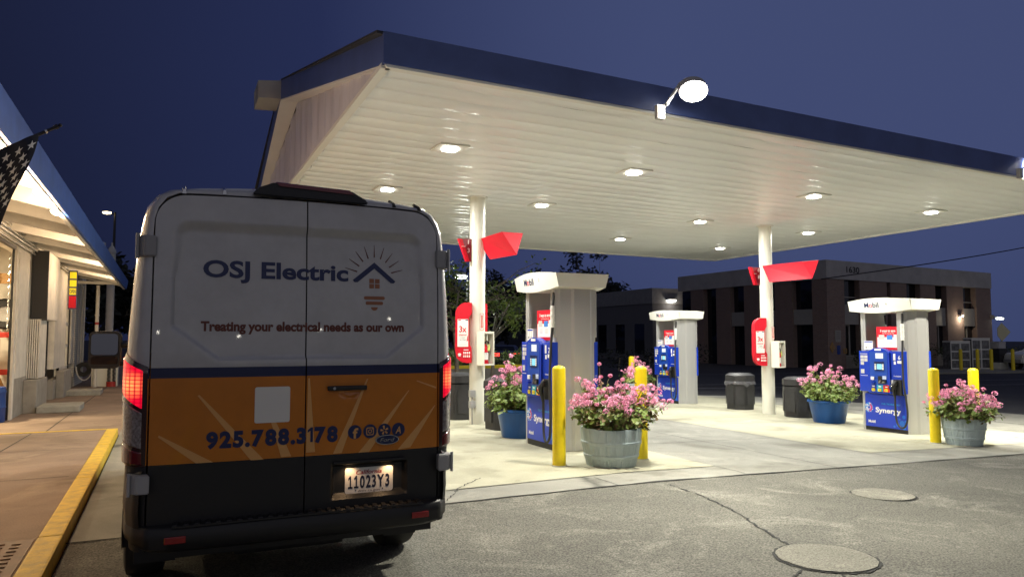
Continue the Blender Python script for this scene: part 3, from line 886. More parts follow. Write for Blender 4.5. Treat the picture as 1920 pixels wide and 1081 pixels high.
# tail lamps wrapped round the rear corners
def lampmat():
    m = bpy.data.materials.new('tail_lamp_lit'); m.use_nodes = True
    nt = m.node_tree; b = nt.nodes['Principled BSDF']; L = nt.links.new
    tc = nt.nodes.new('ShaderNodeTexCoord'); sp = nt.nodes.new('ShaderNodeSeparateXYZ'); L(tc.outputs['UV'], sp.inputs[0])
    def tri(src, per):
        a = nt.nodes.new('ShaderNodeMath'); a.operation = 'PINGPONG'; a.inputs[1].default_value = per / 2; L(src, a.inputs[0])
        c = nt.nodes.new('ShaderNodeMapRange'); c.inputs['From Min'].default_value = 0; c.inputs['From Max'].default_value = per * .24
        L(a.outputs[0], c.inputs['Value']); return c.outputs[0]
    mu = nt.nodes.new('ShaderNodeMath'); mu.operation = 'MULTIPLY'
    L(tri(sp.outputs['X'], .021), mu.inputs[0]); L(tri(sp.outputs['Y'], .021), mu.inputs[1])
    # hot centre where the bulb sits behind the optics
    ds = nt.nodes.new('ShaderNodeVectorMath'); ds.operation = 'DISTANCE'; ds.inputs[1].default_value = (0.065, 1.335, 0)
    sc = nt.nodes.new('ShaderNodeVectorMath'); sc.operation = 'MULTIPLY'; sc.inputs[1].default_value = (1, 1, 0)
    L(tc.outputs['UV'], sc.inputs[0]); L(sc.outputs[0], ds.inputs[0])
    hot = nt.nodes.new('ShaderNodeMapRange'); hot.inputs['From Min'].default_value = .085; hot.inputs['From Max'].default_value = .01
    L(ds.outputs['Value'], hot.inputs['Value'])
    c1 = nt.nodes.new('ShaderNodeMix'); c1.data_type = 'RGBA'; c1.inputs['A'].default_value = (1.0, .004, .035, 1); c1.inputs['B'].default_value = (1.9, .50, .14, 1)
    L(hot.outputs[0], c1.inputs['Factor'])
    c2 = nt.nodes.new('ShaderNodeMix'); c2.data_type = 'RGBA'; c2.inputs['A'].default_value = (.55, .0, .02, 1)
    L(mu.outputs[0], c2.inputs['Factor']); L(c1.outputs['Result'], c2.inputs['B'])
    L(c2.outputs['Result'], b.inputs['Emission Color']); b.inputs['Emission Strength'].default_value = 1.0
    b.inputs['Base Color'].default_value = (.25, .004, .01, 1); b.inputs['Roughness'].default_value = .15
    return m
M['taillit'] = lampmat()
M['lensclear'] = mat('clear_lens', (0.16, 0.13, 0.13), 0.12, var=1, vscale=60, col2=(.42, .40, .40), coat=.8)
M['lensred'] = mat('red_lens', (0.14, 0.004, 0.010), 0.15, coat=.8)
M['lampbody'] = mat('lamp_housing', (0.035, 0.008, 0.010), 0.2, coat=.8)
def corner(sg, s, z, off):
    th = R(90) * min(s, 1)
    x = .855 + (hw(z) - .855) * math.sin(th) + off * (.35 + .65 * math.sin(th)); y = .032 + .19 * (1 - math.cos(th)) - off * math.cos(th)
    if s > 1: y += (s - 1) * .30
    return (sg * x, y, z)
def lens(sg, name, m, lo, hi, off, s0, s1, parent):
    """lo, hi: functions of s giving the lower and upper edge"""
    bm = BM(); uv = bm.loops.layers.uv.new('UVMap'); ns, nz = 18, 26
    g = [[(s0 + (s1 - s0) * i / ns, j / nz) for j in range(nz + 1)] for i in range(ns + 1)]
    vv = []
    for col in g:
        r = []
        for s, t in col:
            z = lo(s) + (hi(s) - lo(s)) * t
            ed = min(t, 1 - t) * (hi(s) - lo(s)); es = min(s - s0, s1 - s) * .15
            o = off * smooth(.35 + min(ed, es) / .012)
            v = bm.verts.new(corner(sg, s, z, o)); r.append((v, s * .13, z))
        vv.append(r)
    for i in range(ns):
        for j in range(nz):
            q = (vv[i][j], vv[i + 1][j], vv[i + 1][j + 1], vv[i][j + 1])
            f = bm.faces.new([k[0] for k in q])
            for lp, k in zip(f.loops, q): lp[uv].uv = (k[1], k[2])
    return ob(name, bm, m, parent, smooth=60)
for sg in (-1, 1):
    t = lens(sg, 'tail_lamp', M['lampbody'], lambda s: .885, lambda s: 1.435 + .085 * min(s, 1), .012, .02, 1.45, van)
    lens(sg, 'lit_lens', M['taillit'], lambda s: 1.185 + .11 * min(s, 1.0), lambda s: 1.41 + .085 * min(s, 1), .017, .10, 1.1, t)
    lens(sg, 'reversing_lens', M['lensclear'], lambda s: .975 + .045 * min(s, 1), lambda s: 1.172 + .11 * min(s, 1.0), .017, .10, 1.05, t)
    lens(sg, 'red_lens', M['lensred'], lambda s: .895, lambda s: .963 + .045 * min(s, 1), .017, .08, 1.2, t)

# high brake light in its black hood on the roof edge
bm = BM()
A = [(-.33, .03, 2.455), (.375, .03, 2.445), (.37, .035, 2.470), (.27, .05, 2.530), (-.20, .05, 2.545), (-.30, .04, 2.50)]
prism(bm, A, [(x * .93 + .002, .33, z * .2 + 2.53 * .8 - .006) for x, y, z in A])
bmesh.ops.bevel(bm, geom=bm.edges[:], offset=.008, segments=2, affect='EDGES')
bl = ob('high_brake_light', bm, M['vblack'], van, smooth=40)
bm = BM(); prism(bm, [(-.17, .037, 2.520), (.285, .037, 2.502), (.262, .044, 2.527), (-.19, .044, 2.541)], [(-.17, .052, 2.522), (.285, .052, 2.504), (.262, .056, 2.533), (-.19, .056, 2.548)])
ob('lens', bm, M['lensred'], bl)
# roof edge trim clips
for x in (-.70, -.48, .56, .73):
    bm = BM(); zz = 2.452 if abs(x) < .6 else 2.44
    prism(bm, [(x - .012, .085, zz + .000), (x + .012, .085, zz + .000), (x + .006, .092, zz + .028), (x - .006, .092, zz + .028)],
          [(x - .012, .20, zz + .055), (x + .012, .20, zz + .055), (x + .006, .20, zz + .066), (x - .006, .20, zz + .066)])
    ob('roof_clip', bm, M['chrome'] if x < 0 else M['vblack'], van)

# handle, emblem, number plate
bm = BM(); box(bm, .125, .368, -.030, -.006, 1.276, 1.306, bev=.011, seg=3); hd = ob('door_handle', bm, M['black'], dr, smooth=45)
bm = BM(); cyl(bm, (.165, -.036, 1.291), (.165, -.028, 1.291), .009, n=14); ob('lock', bm, M['chrome'], hd, smooth=40)
fr = Fr((0, 0, 0), (1, 0, 0), (0, 0, 1))
bm = BM(); plate(bm, fr, circ(.503, .962, .076, 36, .031), 0.0, .012); em = ob('emblem', bm, M['chrome'], dr, smooth=40)
bm = BM(); plate(bm, fr, circ(.503, .962, .069, 36, .0255), .012, .0135); ob('emblem_face', bm, M['navy'], em)
bm = BM(); text(bm, fr, 'Ford', .025, .085, .0, .503, .963, .0145, slant=.35); ob('lettering', bm, M['chrome'], em)
plx, plz = .404, .715
M['plate'] = mat('plate_white', (0.80, 0.78, 0.74), 0.4)
pf = Fr((0, rear_y(.40, .72) - .004, 0), (1, 0, 0), (0, 0, 1))
bm = BM(); plate(bm, pf, rrect(plx - .152, plx + .152, plz - .078, plz + .078, .015), 0, .006)
pl = ob('number_plate', bm, M['plate'], dr)
bm = BM(); ktext(bm, pf, '11023Y3', .076, .262, .030, plx - .002, plz - .008, .008, gap=.13, ones='foot')
ob('lettering', bm, mat('plate_navy', (.012, .016, .05), .5), pl)
bm = BM(); text(bm, pf, 'California', .026, .165, .012, plx, plz + .051, .008, slant=.3)
ob('lettering', bm, mat('plate_red', (.35, .015, .02), .5), pl)
bm = BM(); text(bm, pf, 'dmv.ca.gov', .015, .14, .0, plx, plz - .063, .008)
for sx in (-1, 1): plate(bm, pf, circ(plx + sx * .085, plz - .060, .004, 8), .006, .008)
ob('lettering', bm, M['plate_navy'] if 'plate_navy' in M else bpy.data.materials['plate_navy'], pl)
# lip above the plate with two small bulbs under it
bm = BM(); box(bm, .17, .63, -.012, .05, .829, .845, bev=.004); lip = ob('plate_lamp_bar', bm, M['vblack'], dr)
for x in (.27, .53):
    la = bpy.data.lights.new('plate_lamp', 'SPOT'); la.energy = 0.9; la.color = (1.0, .62, .32); la.shadow_soft_size = .012; la.spot_size = R(120); la.spot_blend = 0.7
    lo = bpy.data.objects.new('plate_lamp', la); C.objects.link(lo); lo.parent = van; lo.location = (x, -.004, .822)
    lo.rotation_euler = V((-.05 if x > .4 else .05, .22, -1)).to_track_quat('-Z', 'Y').to_euler()

# vinyl lettering and artwork, laid on the pressed doors
def vinyl(name, m, fill, d=.0022):
    bm = BM(); fill(bm)
    bmesh.ops.triangulate(bm, faces=[f for f in bm.faces if len(f.verts) > 4])
    for _ in range(2):
        es = [e for e in bm.edges if e.calc_length() > .05]
        if es: bmesh.ops.subdivide_edges(bm, edges=es, cuts=2)
    for v in bm.verts: v.co.y = rear_y(v.co.x, v.co.z) - d
    return ob(name, bm, m, van)
F0 = Fr((0, 0, 0), (1, 0, 0), (0, 0, 1))
def vtext(s, h, wd, bold, cx, cz, slant=0): return lambda bm: text(bm, F0, s, h, wd, bold, cx, cz, 0, slant=slant)
def vpoly(*outs): return lambda bm: [poly(bm, [(a, 0, b) for a, b in o]) for o in outs]
M['vnavy'] = mat('vinyl_navy', (0.012, 0.022, 0.10), 0.35)
M['vbrown'] = mat('vinyl_brown', (0.13, 0.028, 0.016), 0.35)
M['vbrown2'] = mat('vinyl_orange_brown', (0.33, 0.125, 0.055), 0.35)
M['vpale'] = mat('vinyl_pale_orange', (0.80, 0.42, 0.14), 0.3)
vinyl('lettering', M['vnavy'], vtext('OSJ Electric', .100, .845, .030, -.166, 2.006))
vinyl('lettering', M['vbrown'], vtext('Treating your electrical needs as our own', .056, 1.215, .042, .013, 1.668))
vinyl('lettering', M['vnavy'], lambda bm: ktext(bm, F0, '925.788.3178', .088, .745, .055, -.178, 1.017, 0, gap=.07, ones='flag'), .0030)
hx, hz = .424, 2.08
vinyl('logo', M['vnavy'], vpoly([(hx, hz), (hx + .140, hz - .118), (hx + .128, hz - .131), (hx + .108, hz - .130), (hx, hz - .040)],
                                [(hx, hz - .040), (hx - .108, hz - .130), (hx - .128, hz - .131), (hx - .140, hz - .118), (hx, hz)]))
sq = [rect(hx - .033 + i * .037, hx - .033 + i * .037 + .030, 1.913 + j * .033, 1.913 + j * .033 + .028) for i in (0, 1) for j in (0, 1)]
semi = [(hx + .022 * math.cos(R(180 + 18 * k)), 1.793 + .022 * math.sin(R(180 + 18 * k))) for k in range(11)]
vinyl('logo', M['vbrown2'], vpoly(*sq, rrect(hx - .068, hx + .068, 1.841, 1.862, .0095), rrect(hx - .057, hx + .057, 1.808, 1.829, .0095), semi))
rays = []
for k in range(9):
    a = R(90 + (k - 4) * 18.5); r0 = .128 - .012 * abs(k - 4) / 4; r1 = .208 - .012 * abs(k - 4) / 4
    cx_, cz_ = hx, 1.985; n_ = V((-math.sin(a), math.cos(a))); 
    p = lambda r, w_: (cx_ + r * math.cos(a) + n_.x * w_, cz_ + r * math.sin(a) + n_.y * w_)
    rays.append([p(r0, -.004), p(r1, -.0012), p(r1, .0012), p(r0, .004)])
vinyl('logo', M['vbrown'], vpoly(*rays))
vinyl('ray_graphic', M['vpale'], vpoly([(-0.602, 1.270), (-0.592, 1.274), (-0.235, 0.888), (-0.307, 0.888)], [(-0.215, 1.16), (-.195, 1.16), (-0.079, 0.897), (-0.137, 0.895)],
      [(0.012, 1.355), (.022, 1.355), (0.060, 0.913), (0.007, 0.912)], [(0.372, 1.344), (.380, 1.344), (0.221, 0.897), (0.168, 0.895)],
      [(0.647, 1.264), (.652, 1.264), (0.392, 0.892), (0.324, 0.890)], [(0.828, 1.160), (.834, 1.160), (0.662, 0.902), (0.577, 0.893)], [(-.80, 1.045), (-.795, 1.055), (-0.510, 0.890), (-0.601, 0.890)],
      [(.70, 1.32), (.705, 1.325), (.838, 1.28), (.838, 1.268)][::-1]), .0014)
vinyl('sticker', M['paper'], vpoly(rrect(-.292, -.092, 1.100, 1.310, .012)), .0034)
ic = [.300, .396, .488, .580]
vinyl('icon', M['vnavy'], vpoly(*[circ(x, 1.018, .043, 28) for x in ic]), .0026)
def icons(bm):
    text(bm, F0, 'f', .062, .034, .03, ic[0] + .004, 1.012, 0)
    c = (ic[1], 1.018)
    o = rrect(c[0] - .024, c[0] + .024, c[1] - .024, c[1] + .024, .009, 4); i_ = rrect(c[0] - .019, c[0] + .019, c[1] - .019, c[1] + .019, .007, 4)
    for ring in ((o, i_), (circ(*c, .012, 20), circ(*c, .008, 20))):
        n = len(ring[0])
        for k in range(n):
            poly(bm, [(a, 0, b) for a, b in (ring[0][k], ring[0][(k + 1) % n], ring[1][(k + 1) % n], ring[1][k])])
    poly(bm, [(a, 0, b) for a, b in circ(c[0] + .0135, c[1] + .0135, .003, 8)])
    for k in range(5):
        a = R(100 + 72 * k); p = lambda r, w_: (ic[2] + r * math.cos(a) - w_ * math.sin(a), 0, 1.018 + r * math.sin(a) + w_ * math.cos(a))
        L_ = .029 if k == 0 else .024
        poly(bm, [p(.007, -.003), p(L_, -.007), p(L_ + .003, 0), p(L_, .007), p(.007, .003)])
    text(bm, F0, 'A', .046, .036, .01, ic[3] + .003, 1.018, 0, slant=.2)
vinyl('icon', M['vpale'], icons, .0038)

# door mirrors on two arms
for s in (-1, 1):
    bm = BM(); x0 = s * 1.20; fr = Fr((s * 1.335, 4.05, 1.475), (1, .10 * s, 0), (0, -.012, 1))
    plate(bm, fr, rrect(-.145, .145, -.19, .19, .055, 6), -.10, .012)
    bmesh.ops.bevel(bm, geom=[e for e in bm.edges if e.calc_face_angle(0) > 1], offset=.012, segments=2, affect='EDGES')
    mr = ob('door_mirror', bm, M['black'], van, smooth=40)
    for q, tilt, cz in ((rrect(-.122, .122, -.108, .108, .035, 5), .012, .056), (rrect(-.122, .122, -.049, .049, .03, 5), -.16, -.115)):
        f2 = Fr(fr.p(0, cz, .0165), (1, .10 * s, 0), (0, tilt, 1))
        bm = BM(); plate(bm, f2, q, -.006, .0)
        ob('mirror_glass', bm, mat('mirror', (.20, .20, .21), .05, 1.0), mr)
    bm = BM()
    for z in (1.33, 1.52): tube(bm, [(s * .93, 4.12, z), (s * 1.08, 4.10, z), (s * 1.27, 4.07, z)], .026, 10)
    ob('mirror_arm', bm, M['black'], mr, smooth=40)

# ------------------------------------------------------------ fuel dispensers
def dispenser(loc, num, label):
    t = thing('fuel_dispenser', label, 'fuel pump', loc, 'fuel dispensers under the canopy')
    bm = BM(); box(bm, -.33, .33, -.46, .46, -.02, .085); ob('plinth', bm, M['black'], t)
    # hose tower at the near end, with a faceted outer face; thin upright at the far end
    bm = BM()
    def tower(z0, z1, mi=0):
        o = [(-.325, -.30), (-.325, -.455), (-.27, -.485), (-.10, -.50), (-.06, -.525), (.20, -.525), (.24, -.50), (.31, -.485), (.325, -.455), (.325, -.30)]
        return prism(bm, [(x, y, z0) for x, y in reversed(o)], [(x, y, z1) for x, y in reversed(o)], mi)
    tower(.0, 2.33)
    cab = ob('hose_tower', bm, M['grey'], t)
    bm = BM(); box(bm, -.335, .335, .44, .49, 0, 2.34, bev=.006); box(bm, -.33, -.29, .385, .44, .7, 2.33); ob('end_panel', bm, M['grey'], t)
    bm = BM(); box(bm, -.30, .30, -.30, .44, .08, 1.56); ob('cabinet', bm, M['grey'], t)
    for s in (-1, 1):
        bm = BM(); cyl(bm, (s * .335, -.435, 1.6), (s * .335, -.435, 2.33), .024, n=14); ob('hose_pipe', bm, M['grey'], cab, smooth=40)
    # white lens-shaped topper
    bm = BM()
    def tf(y): q = (y + .70) / 1.42; return 2.315 - .055 * math.sin(math.pi * q) ** 1.2 if q > .22 else 2.315 - .055 * math.sin(math.pi * .22) ** 1.2 * smooth(q / .22)
    n = 26; ys = [-.66 + 1.36 * k / n for k in range(n + 1)]
    for k in range(n):
        def sec(y):
            q = (y + .66) / 1.36; bow = .06 * math.sin(math.pi * q); top = 2.505 + .045 * math.sin(math.pi * q); low = tf(y); e = .0
            return [(-.385 - bow, y, low + .0), (.385 + bow, y, low), (.43 + bow, y, top), (-.43 - bow, y, top)]
        a, b = sec(ys[k]), sec(ys[k + 1])
        va = [bm.verts.new(p) for p in a]; vb = [bm.verts.new(p) for p in b]
        for i in range(4): bm.faces.new((va[i], va[(i + 1) % 4], vb[(i + 1) % 4], vb[i]))
        if k == 0: bm.faces.new([bm.verts.new((p[0], p[1] - (0.02 if i > 1 else 0.0), p[2])) for i, p in enumerate(a)])
        if k == n - 1: bm.faces.new([bm.verts.new(p) for p in reversed(b)])
    bmesh.ops.remove_doubles(bm, verts=bm.verts, dist=.0005)
    top = ob('topper', bm, M['topper'], t, smooth=35)
    fx = Fr((-.43, 0, 2.42), (0, -1, 0), (-.045, 0, .19))
    def tw(x, y, d=.004):
        q = (-x + .66) / 1.36; bow = .06 * math.sin(math.pi * q)
        z = 2.42 + y; f = (z - 2.29) / .24
        return V((-.385 - .045 * f - bow - d, -x, z))
    bm = BM()
    for (s, cx, wd, m_) in (('M', -.240, .104, 0), ('bil', -.030, .132, 0), ('o', -.142, .074, 1)):
        text(bm, fx, s, .100, wd, .016, cx, .0, mi=m_, warp=tw)
    text(bm, fx, num, .045, None, .004, .20, .012, mi=2, warp=tw)
    ob('lettering', bm, [M['navy'], M['pinkdot'], M['textgrey']], top)
    # both fuelling faces are alike: build them towards -x and turn a copy for the other side
    face = []
    def part(o): face.append(o); return o
    bm = BM(); box(bm, -.345, -.295, -.46, .425, .085, .715, bev=.004); lo = part(ob('front_panel', bm, M['blue_gr'], t))
    ff = Fr((-.345, 0, 0), (0, -1, 0), (0, 0, 1))
    bm = BM(); text(bm, ff, 'Synergy', .098, .545, .030, .075, .415); text(bm, ff, 'Mobil', .052, .155, .034, -.285, .185)
    ob('lettering', bm, M['paper'], lo)
    bm = BM(); text(bm, ff, 'FUEL TECHNOLOGY', .030, .40, .014, .14, .535)
    for (cx, cy, r) in ((.36, .20, .052), (.27, .165, .034), (.40, .32, .034), (.31, .27, .022), (.40, .125, .040), (.20, .13, .022), (.43, .24, .02)):
        plate(bm, ff, circ(cx, cy, r, 18), .0006, .0022, 1)
    ob('print', bm, [M['cyan'], mat('graphic_mid_blue', (.02, .16, .62), .35)], lo)
    bm = BM(); rnd = random.Random(3)
    for ring, (rr, cnt, sz) in enumerate(((.088, 17, .0085), (.070, 14, .0105), (.051, 11, .011), (.033, 8, .0085))):
        for k in range(cnt):
            a = 2 * math.pi * k / cnt + ring * .5
            mi = 1 if -1.0 < math.cos(a) * 1 + .0 and math.cos(a) > .25 and ring > 0 else (0 if rnd.random() < .55 else 2)
            if ring == 3: mi = 2
            plate(bm, ff, circ(-.345 + rr * math.cos(a), .445 + rr * math.sin(a), sz, 8), .0006, .0024, mi)
    ob('logo', bm, [M['cyan'], M['pinkdot'], M['paper']], lo)
    # control module: two wings and a raised middle with an arched top
    bm = BM()
    box(bm, -.405, -.30, .20, .49, .755, 1.535, bev=.012); box(bm, -.395, -.30, -.475, -.10, .745, 1.535, bev=.012)
    mid = [(-.16, .80), (.245, .735), (.285, .76), (.275, 1.50), (.24, 1.545), (.14, 1.585), (.04, 1.60), (-.06, 1.585), (-.16, 1.545), (-.20, 1.50), (-.205, .76), (-.175, .735)]
    mid = [(-.175, .735), (.245, .735), (.285, .76), (.275, 1.50), (.24, 1.545), (.14, 1.585), (.04, 1.60), (-.06, 1.585), (-.16, 1.545), (-.20, 1.50), (-.205, .76)]
    mp = [(-y, z) for y, z in mid]
    plate(bm, ff, mp, -.02, .088)
    mod = part(ob('control_module', bm, M['blue'], t))
    mf = Fr((-.4335, 0, 0), (0, -1, 0), (0, 0, 1))      # face of the raised middle
    wf = Fr((-.4055, 0, 0), (0, -1, 0), (0, 0, 1))      # far wing
    nf = Fr((-.3955, 0, 0), (0, -1, 0), (0, 0, 1))      # near wing
    bm = BM(); plate(bm, mf, rrect(-.225, .155, 1.02, 1.52, .03), .0, .003); plate(bm, mf, rrect(-.215, .145, .90, 1.01, .01), .0, .003)
    ob('recess', bm, M['blue_dk'], mod)
    bm = BM(); plate(bm, mf, rrect(-.09, .075, 1.395, 1.495, .006), .003, .007); ob('price_display', bm, M['lcdw'], mod)
    bm = BM(); plate(bm, mf, rrect(-.12, .09, 1.165, 1.335, .012), .003, .012); bz = ob('screen_bezel', bm, M['navy'], mod)
    bm = BM(); plate(bm, mf, rrect(-.06, .045, 1.19, 1.29, .006), .012, .014); ob('screen', bm, M['screen'], bz)
    bm = BM()
    for s in (-.098, .066):
        for k in range(4): plate(bm, mf, rrect(s - .012, s + .022, 1.185 + k * .028, 1.207 + k * .028, .003), .012, .016)
    ob('soft_keys', bm, M['paper'], bz)
    bm = BM(); plate(bm, mf, rrect(-.20, -.13, .985, 1.045, .006), .003, .02); ob('receipt_slot', bm, M['paper'], mod)
    bm = BM(); plate(bm, mf, rrect(-.215, -.105, .925, .955, .006), .003, .06); ob('tray', bm, M['blue'], mod)
    bm = BM(); plate(bm, mf, rrect(-.05, .035, .92, 1.06, .008), .003, .01); plate(bm, mf, rrect(.045, .13, .92, .995, .006), .003, .03); cr = ob('card_reader', bm, M['black'], mod)
    bm = BM(); plate(bm, mf, [(-.035, .925), (.01, .93), (.03, .99), (-.01, .985)], .010, .026); plate(bm, mf, rrect(.055, .105, .93, .965, .004), .030, .034); ob('slot', bm, M['chrome'], cr)
    bm = BM()
    for i in range(3):
        for j in range(3): plate(bm, mf, rrect(.05 + i * .028, .072 + i * .028, 1.005 + j * .022, 1.022 + j * .022, .003), .003, .007)
    ob('keypad', bm, M['lcdw'], mod)
    for k, (cy, bg) in enumerate(((.155, 'blue'), (.015, 'teal'), (-.125, 'gradered'))):
        c = -cy
        bm = BM(); plate(bm, mf, rect(c - .067, c + .067, .765, .895), .0, .0035); gb = ob('grade_button', bm, M[bg], mod)
        bm = BM(); plate(bm, mf, rrect(c - .034, c + .034, .772, .826, .014), .0035, .018); bt = ob('button', bm, M['yellow'], gb)
        bm = BM(); plate(bm, mf, rrect(c - .028, c + .028, .852, .875, .006), .0035, .008)
        text(bm, mf, '87', .006, .004, 0, c, .9) if False else None
        ob('price_window', bm, M['paper'], gb)
        bm = BM(); text(bm, mf, ('87', '89', '91')[k], .022, .03, .012, c, .799, .0195); ob('lettering', bm, M['textgrey'], gb)
    bm = BM(); plate(bm, mf, rrect(-.11, .03, 1.545, 1.58, .008), .0, .004); ob('badge', bm, M['paper'], mod)
    bm = BM()
    for i, (a, b) in enumerate(((-.455, 1.45), (-.37, 1.45), (-.455, 1.385), (-.37, 1.385), (-.455, 1.32))): plate(bm, wf, rrect(a, a + .075, b - .055, b, .003), 0, .002)
    plate(bm, wf, rrect(-.455, -.375, 1.10, 1.18, .004), 0, .003)
    ob('notice', bm, mat('notice_grey', (.55, .53, .50), .5), mod)
    bm = BM(); plate(bm, wf, rect(-.46, -.29, 1.055, 1.062), 0, .002); plate(bm, wf, rect(-.46, -.30, 1.475, 1.483), 0, .002)
    text(bm, nf, num, .075, None, .012, .385, 1.42, .003); plate(bm, nf, rrect(.26, .305, 1.37, 1.49, .004), 0, .003); plate(bm, nf, rrect(.345, .43, 1.31, 1.36, .004), 0, .003)
    plate(bm, nf, rrect(.27, .31, 1.29, 1.35, .003), 0, .003)
    text(bm, nf, 'Unleaded', .022, .15, .014, .335, 1.075, .003)
    ob('lettering', bm, M['paper'], mod)
    # nozzle in its boot, and the hose
    bm = BM(); plate(bm, nf, rrect(.265, .43, .72, 1.01, .015), -.06, .03); bo = part(ob('nozzle_boot', bm, M['black'], t))
    bm = BM(); plate(bm, nf, rrect(.205, .255, .87, 1.0, .006), 0, .006); ob('notice', bm, bpy.data.materials['notice_grey'], bo)
    bm = BM()
    tube(bm, [(-.455, -.345, .985), (-.475, -.335, .945), (-.495, -.315, .895), (-.490, -.305, .83), (-.468, -.31, .76), (-.455, -.315, .69)], [.022, .034, .040, .034, .027, .022], 12)
    box(bm, -.485, -.44, -.375, -.30, .90, .985, bev=.014)
    tube(bm, [(-.50, -.30, .91), (-.535, -.27, .90), (-.54, -.262, .85), (-.51, -.285, .79)], .010, 8)
    nz = part(ob('nozzle', bm, M['black'], t, smooth=50))
    bm = BM(); cyl(bm, (-.50, -.30, .885), (-.525, -.285, .885), .022, n=12); ob('trim', bm, M['chrome'], nz, smooth=40)
    bm = BM()
    P = [(-.335, -.435, 2.30), (-.355, -.445, 2.2), (-.372, -.45, 2.08)]
    cyl(bm, (-.34, -.435, 2.24), (-.372, -.45, 2.05), .022, n=12)
    path = [(-.378, -.452, 1.74), (-.40, -.458, 1.55), (-.425, -.47, 1.25), (-.45, -.50, .95), (-.47, -.555, .65), (-.485, -.585, .42), (-.485, -.57, .26), (-.48, -.52, .165), (-.475, -.45, .135), (-.47, -.385, .17), (-.46, -.335, .27), (-.455, -.318, .42), (-.455, -.315, .60), (-.455, -.315, .70)]
    # smooth the path
    fine = []
    for i in range(len(path) - 1):
        p0 = V(path[max(0, i - 1)]); p1 = V(path[i]); p2 = V(path[i + 1]); p3 = V(path[min(len(path) - 1, i + 2)])
        for k in range(5):
            u = k / 5
            fine.append(.5 * ((2 * p1) + (p2 - p0) * u + (2 * p0 - 5 * p1 + 4 * p2 - p3) * u * u + (3 * p1 - p0 - 3 * p2 + p3) * u ** 3))
    fine.append(V(path[-1]))
    tube(bm, fine, .0185, 10)
    hs = part(ob('hose', bm, M['rubber'], t, smooth=60))
    bm = BM(); cyl(bm, (-.372, -.45, 2.05), (-.378, -.452, 1.74), .030, n=14)
    for z in (1.80, 1.90, 1.99): cyl(bm, (-.375, -.451, z), (-.375, -.451, z + .022), .035, n=14)
    ob('breakaway', bm, M['white'], hs, smooth=40)
    # poster and price card standing in the open bay
    pf_ = Fr((-.30, 0, 0), (0, -1, 0), (0, 0, 1))
    bm = BM(); plate(bm, pf_, rect(-.155, .30, 1.56, 2.0), -.01, .012); po = part(ob('poster', bm, M['red'], t))
    bm = BM(); plate(bm, pf_, rect(-.135, .285, 1.605, 1.80), .012, .0135); plate(bm, pf_, rect(.22, .285, 1.76, 1.85), .0135, .015)
    text(bm, pf_, '3 ways to save', .048, .33, .02, .095, 1.925, .0135); text(bm, pf_, 'Want all savings fast now?', .017, .25, .01, .10, 1.873, .0135)
    ob('lettering', bm, M['paper'], po)
    bm = BM(); plate(bm, pf_, rrect(-.10, .02, 1.755, 1.845, .008), .0135, .016, 0); plate(bm, pf_, rrect(.075, .195, 1.755, 1.84, .008), .0135, .016, 1)
    for k in range(3):
        for j in range(4): plate(bm, pf_, rect(-.055 + k * .165, .03 + k * .165, 1.66 + j * .018, 1.668 + j * .018), .0135, .0145, 2)
    ob('print', bm, [bpy.data.materials['notice_grey'], mat('card_blue', (.05, .22, .62), .4), bpy.data.materials['notice_grey']], po)
    bm = BM(); plate(bm, pf_, rect(-.41, -.215, 1.555, 1.73), -.01, .05); pc = part(ob('price_card', bm, M['paper'], t))
    bm = BM(); plate(bm, pf_, rect(-.40, -.225, 1.70, 1.72), .05, .052, 0)
    for k in range(3): plate(bm, pf_, rect(-.385 + k * .055, -.382 + k * .055, 1.58, 1.69), .05, .052, 1); text(bm, pf_, '175'[k], .03, .02, .01, -.36 + k * .055, 1.60, .052, mi=1)
    ob('print', bm, [M['blue'], M['textgrey']], pc)
    # the glazed bay above the module
    # the same set of parts on the far face, turned half round
    for o in list(face):
        c = copy_tree(o, t); c.rotation_euler = (0, 0, math.pi); c.scale = (.86, 1, 1)
        if o.name.startswith('poster') or o.name.startswith('price_card'): pass
    return t
d1 = dispenser((5.36, 9.74, 0.003), '2', 'fuel pump beside the yellow bollard and flower barrel nearest the van, topper marked 2')
dispenser((12.80, 9.86, gz(12.8) + .003), '6', 'fuel pump numbered 6 between the blue pot and the bollards at the street side')
dispenser((12.98, 16.85, gz(13) + .003), '4', 'farthest fuel pump, small between the tall bollards and a charcoal bin')

# ------------------------------------------------------------ bollards
def bollard(x, y, h, label, r=.084, m='yellow', group='yellow bollards at the pump islands', name='bollard'):
    t = thing(name, label, 'bollard', (x, y, gz(x)), group)
    bm = BM(); lathe(bm, [(r * .98, -.02), (r, .02), (r, h - .03), (r * .93, h - .008), (r * .6, h + .012), (0, h + .02)], 28)
    p = ob('post', bm, M[m], t, smooth=50)
    bm = BM(); lathe(bm, [(r + .016, .006), (r + .008, .016), (r - .004, .018)], 24); ob('base_ring', bm, M['slab'] if m == 'yellow' else M['concrete'], t)
    return t
bollard(4.51, 8.24, 1.23, 'yellow bollard on the near side of the grey flower barrel, closest to the van')
bollard(5.82, 8.34, 1.22, 'yellow bollard just past the grey flower barrel by the first pump')
bollard(12.62, 18.55, 1.22, 'slim distant yellow bollard seen just over the first barrel bollard')
bollard(11.80, 8.38, 1.24, 'yellow bollard in front of pump number 6, next to its grey barrel')
bollard(13.0, 8.48, 1.24, 'yellow bollard partly hidden behind the flowers at the picture right')

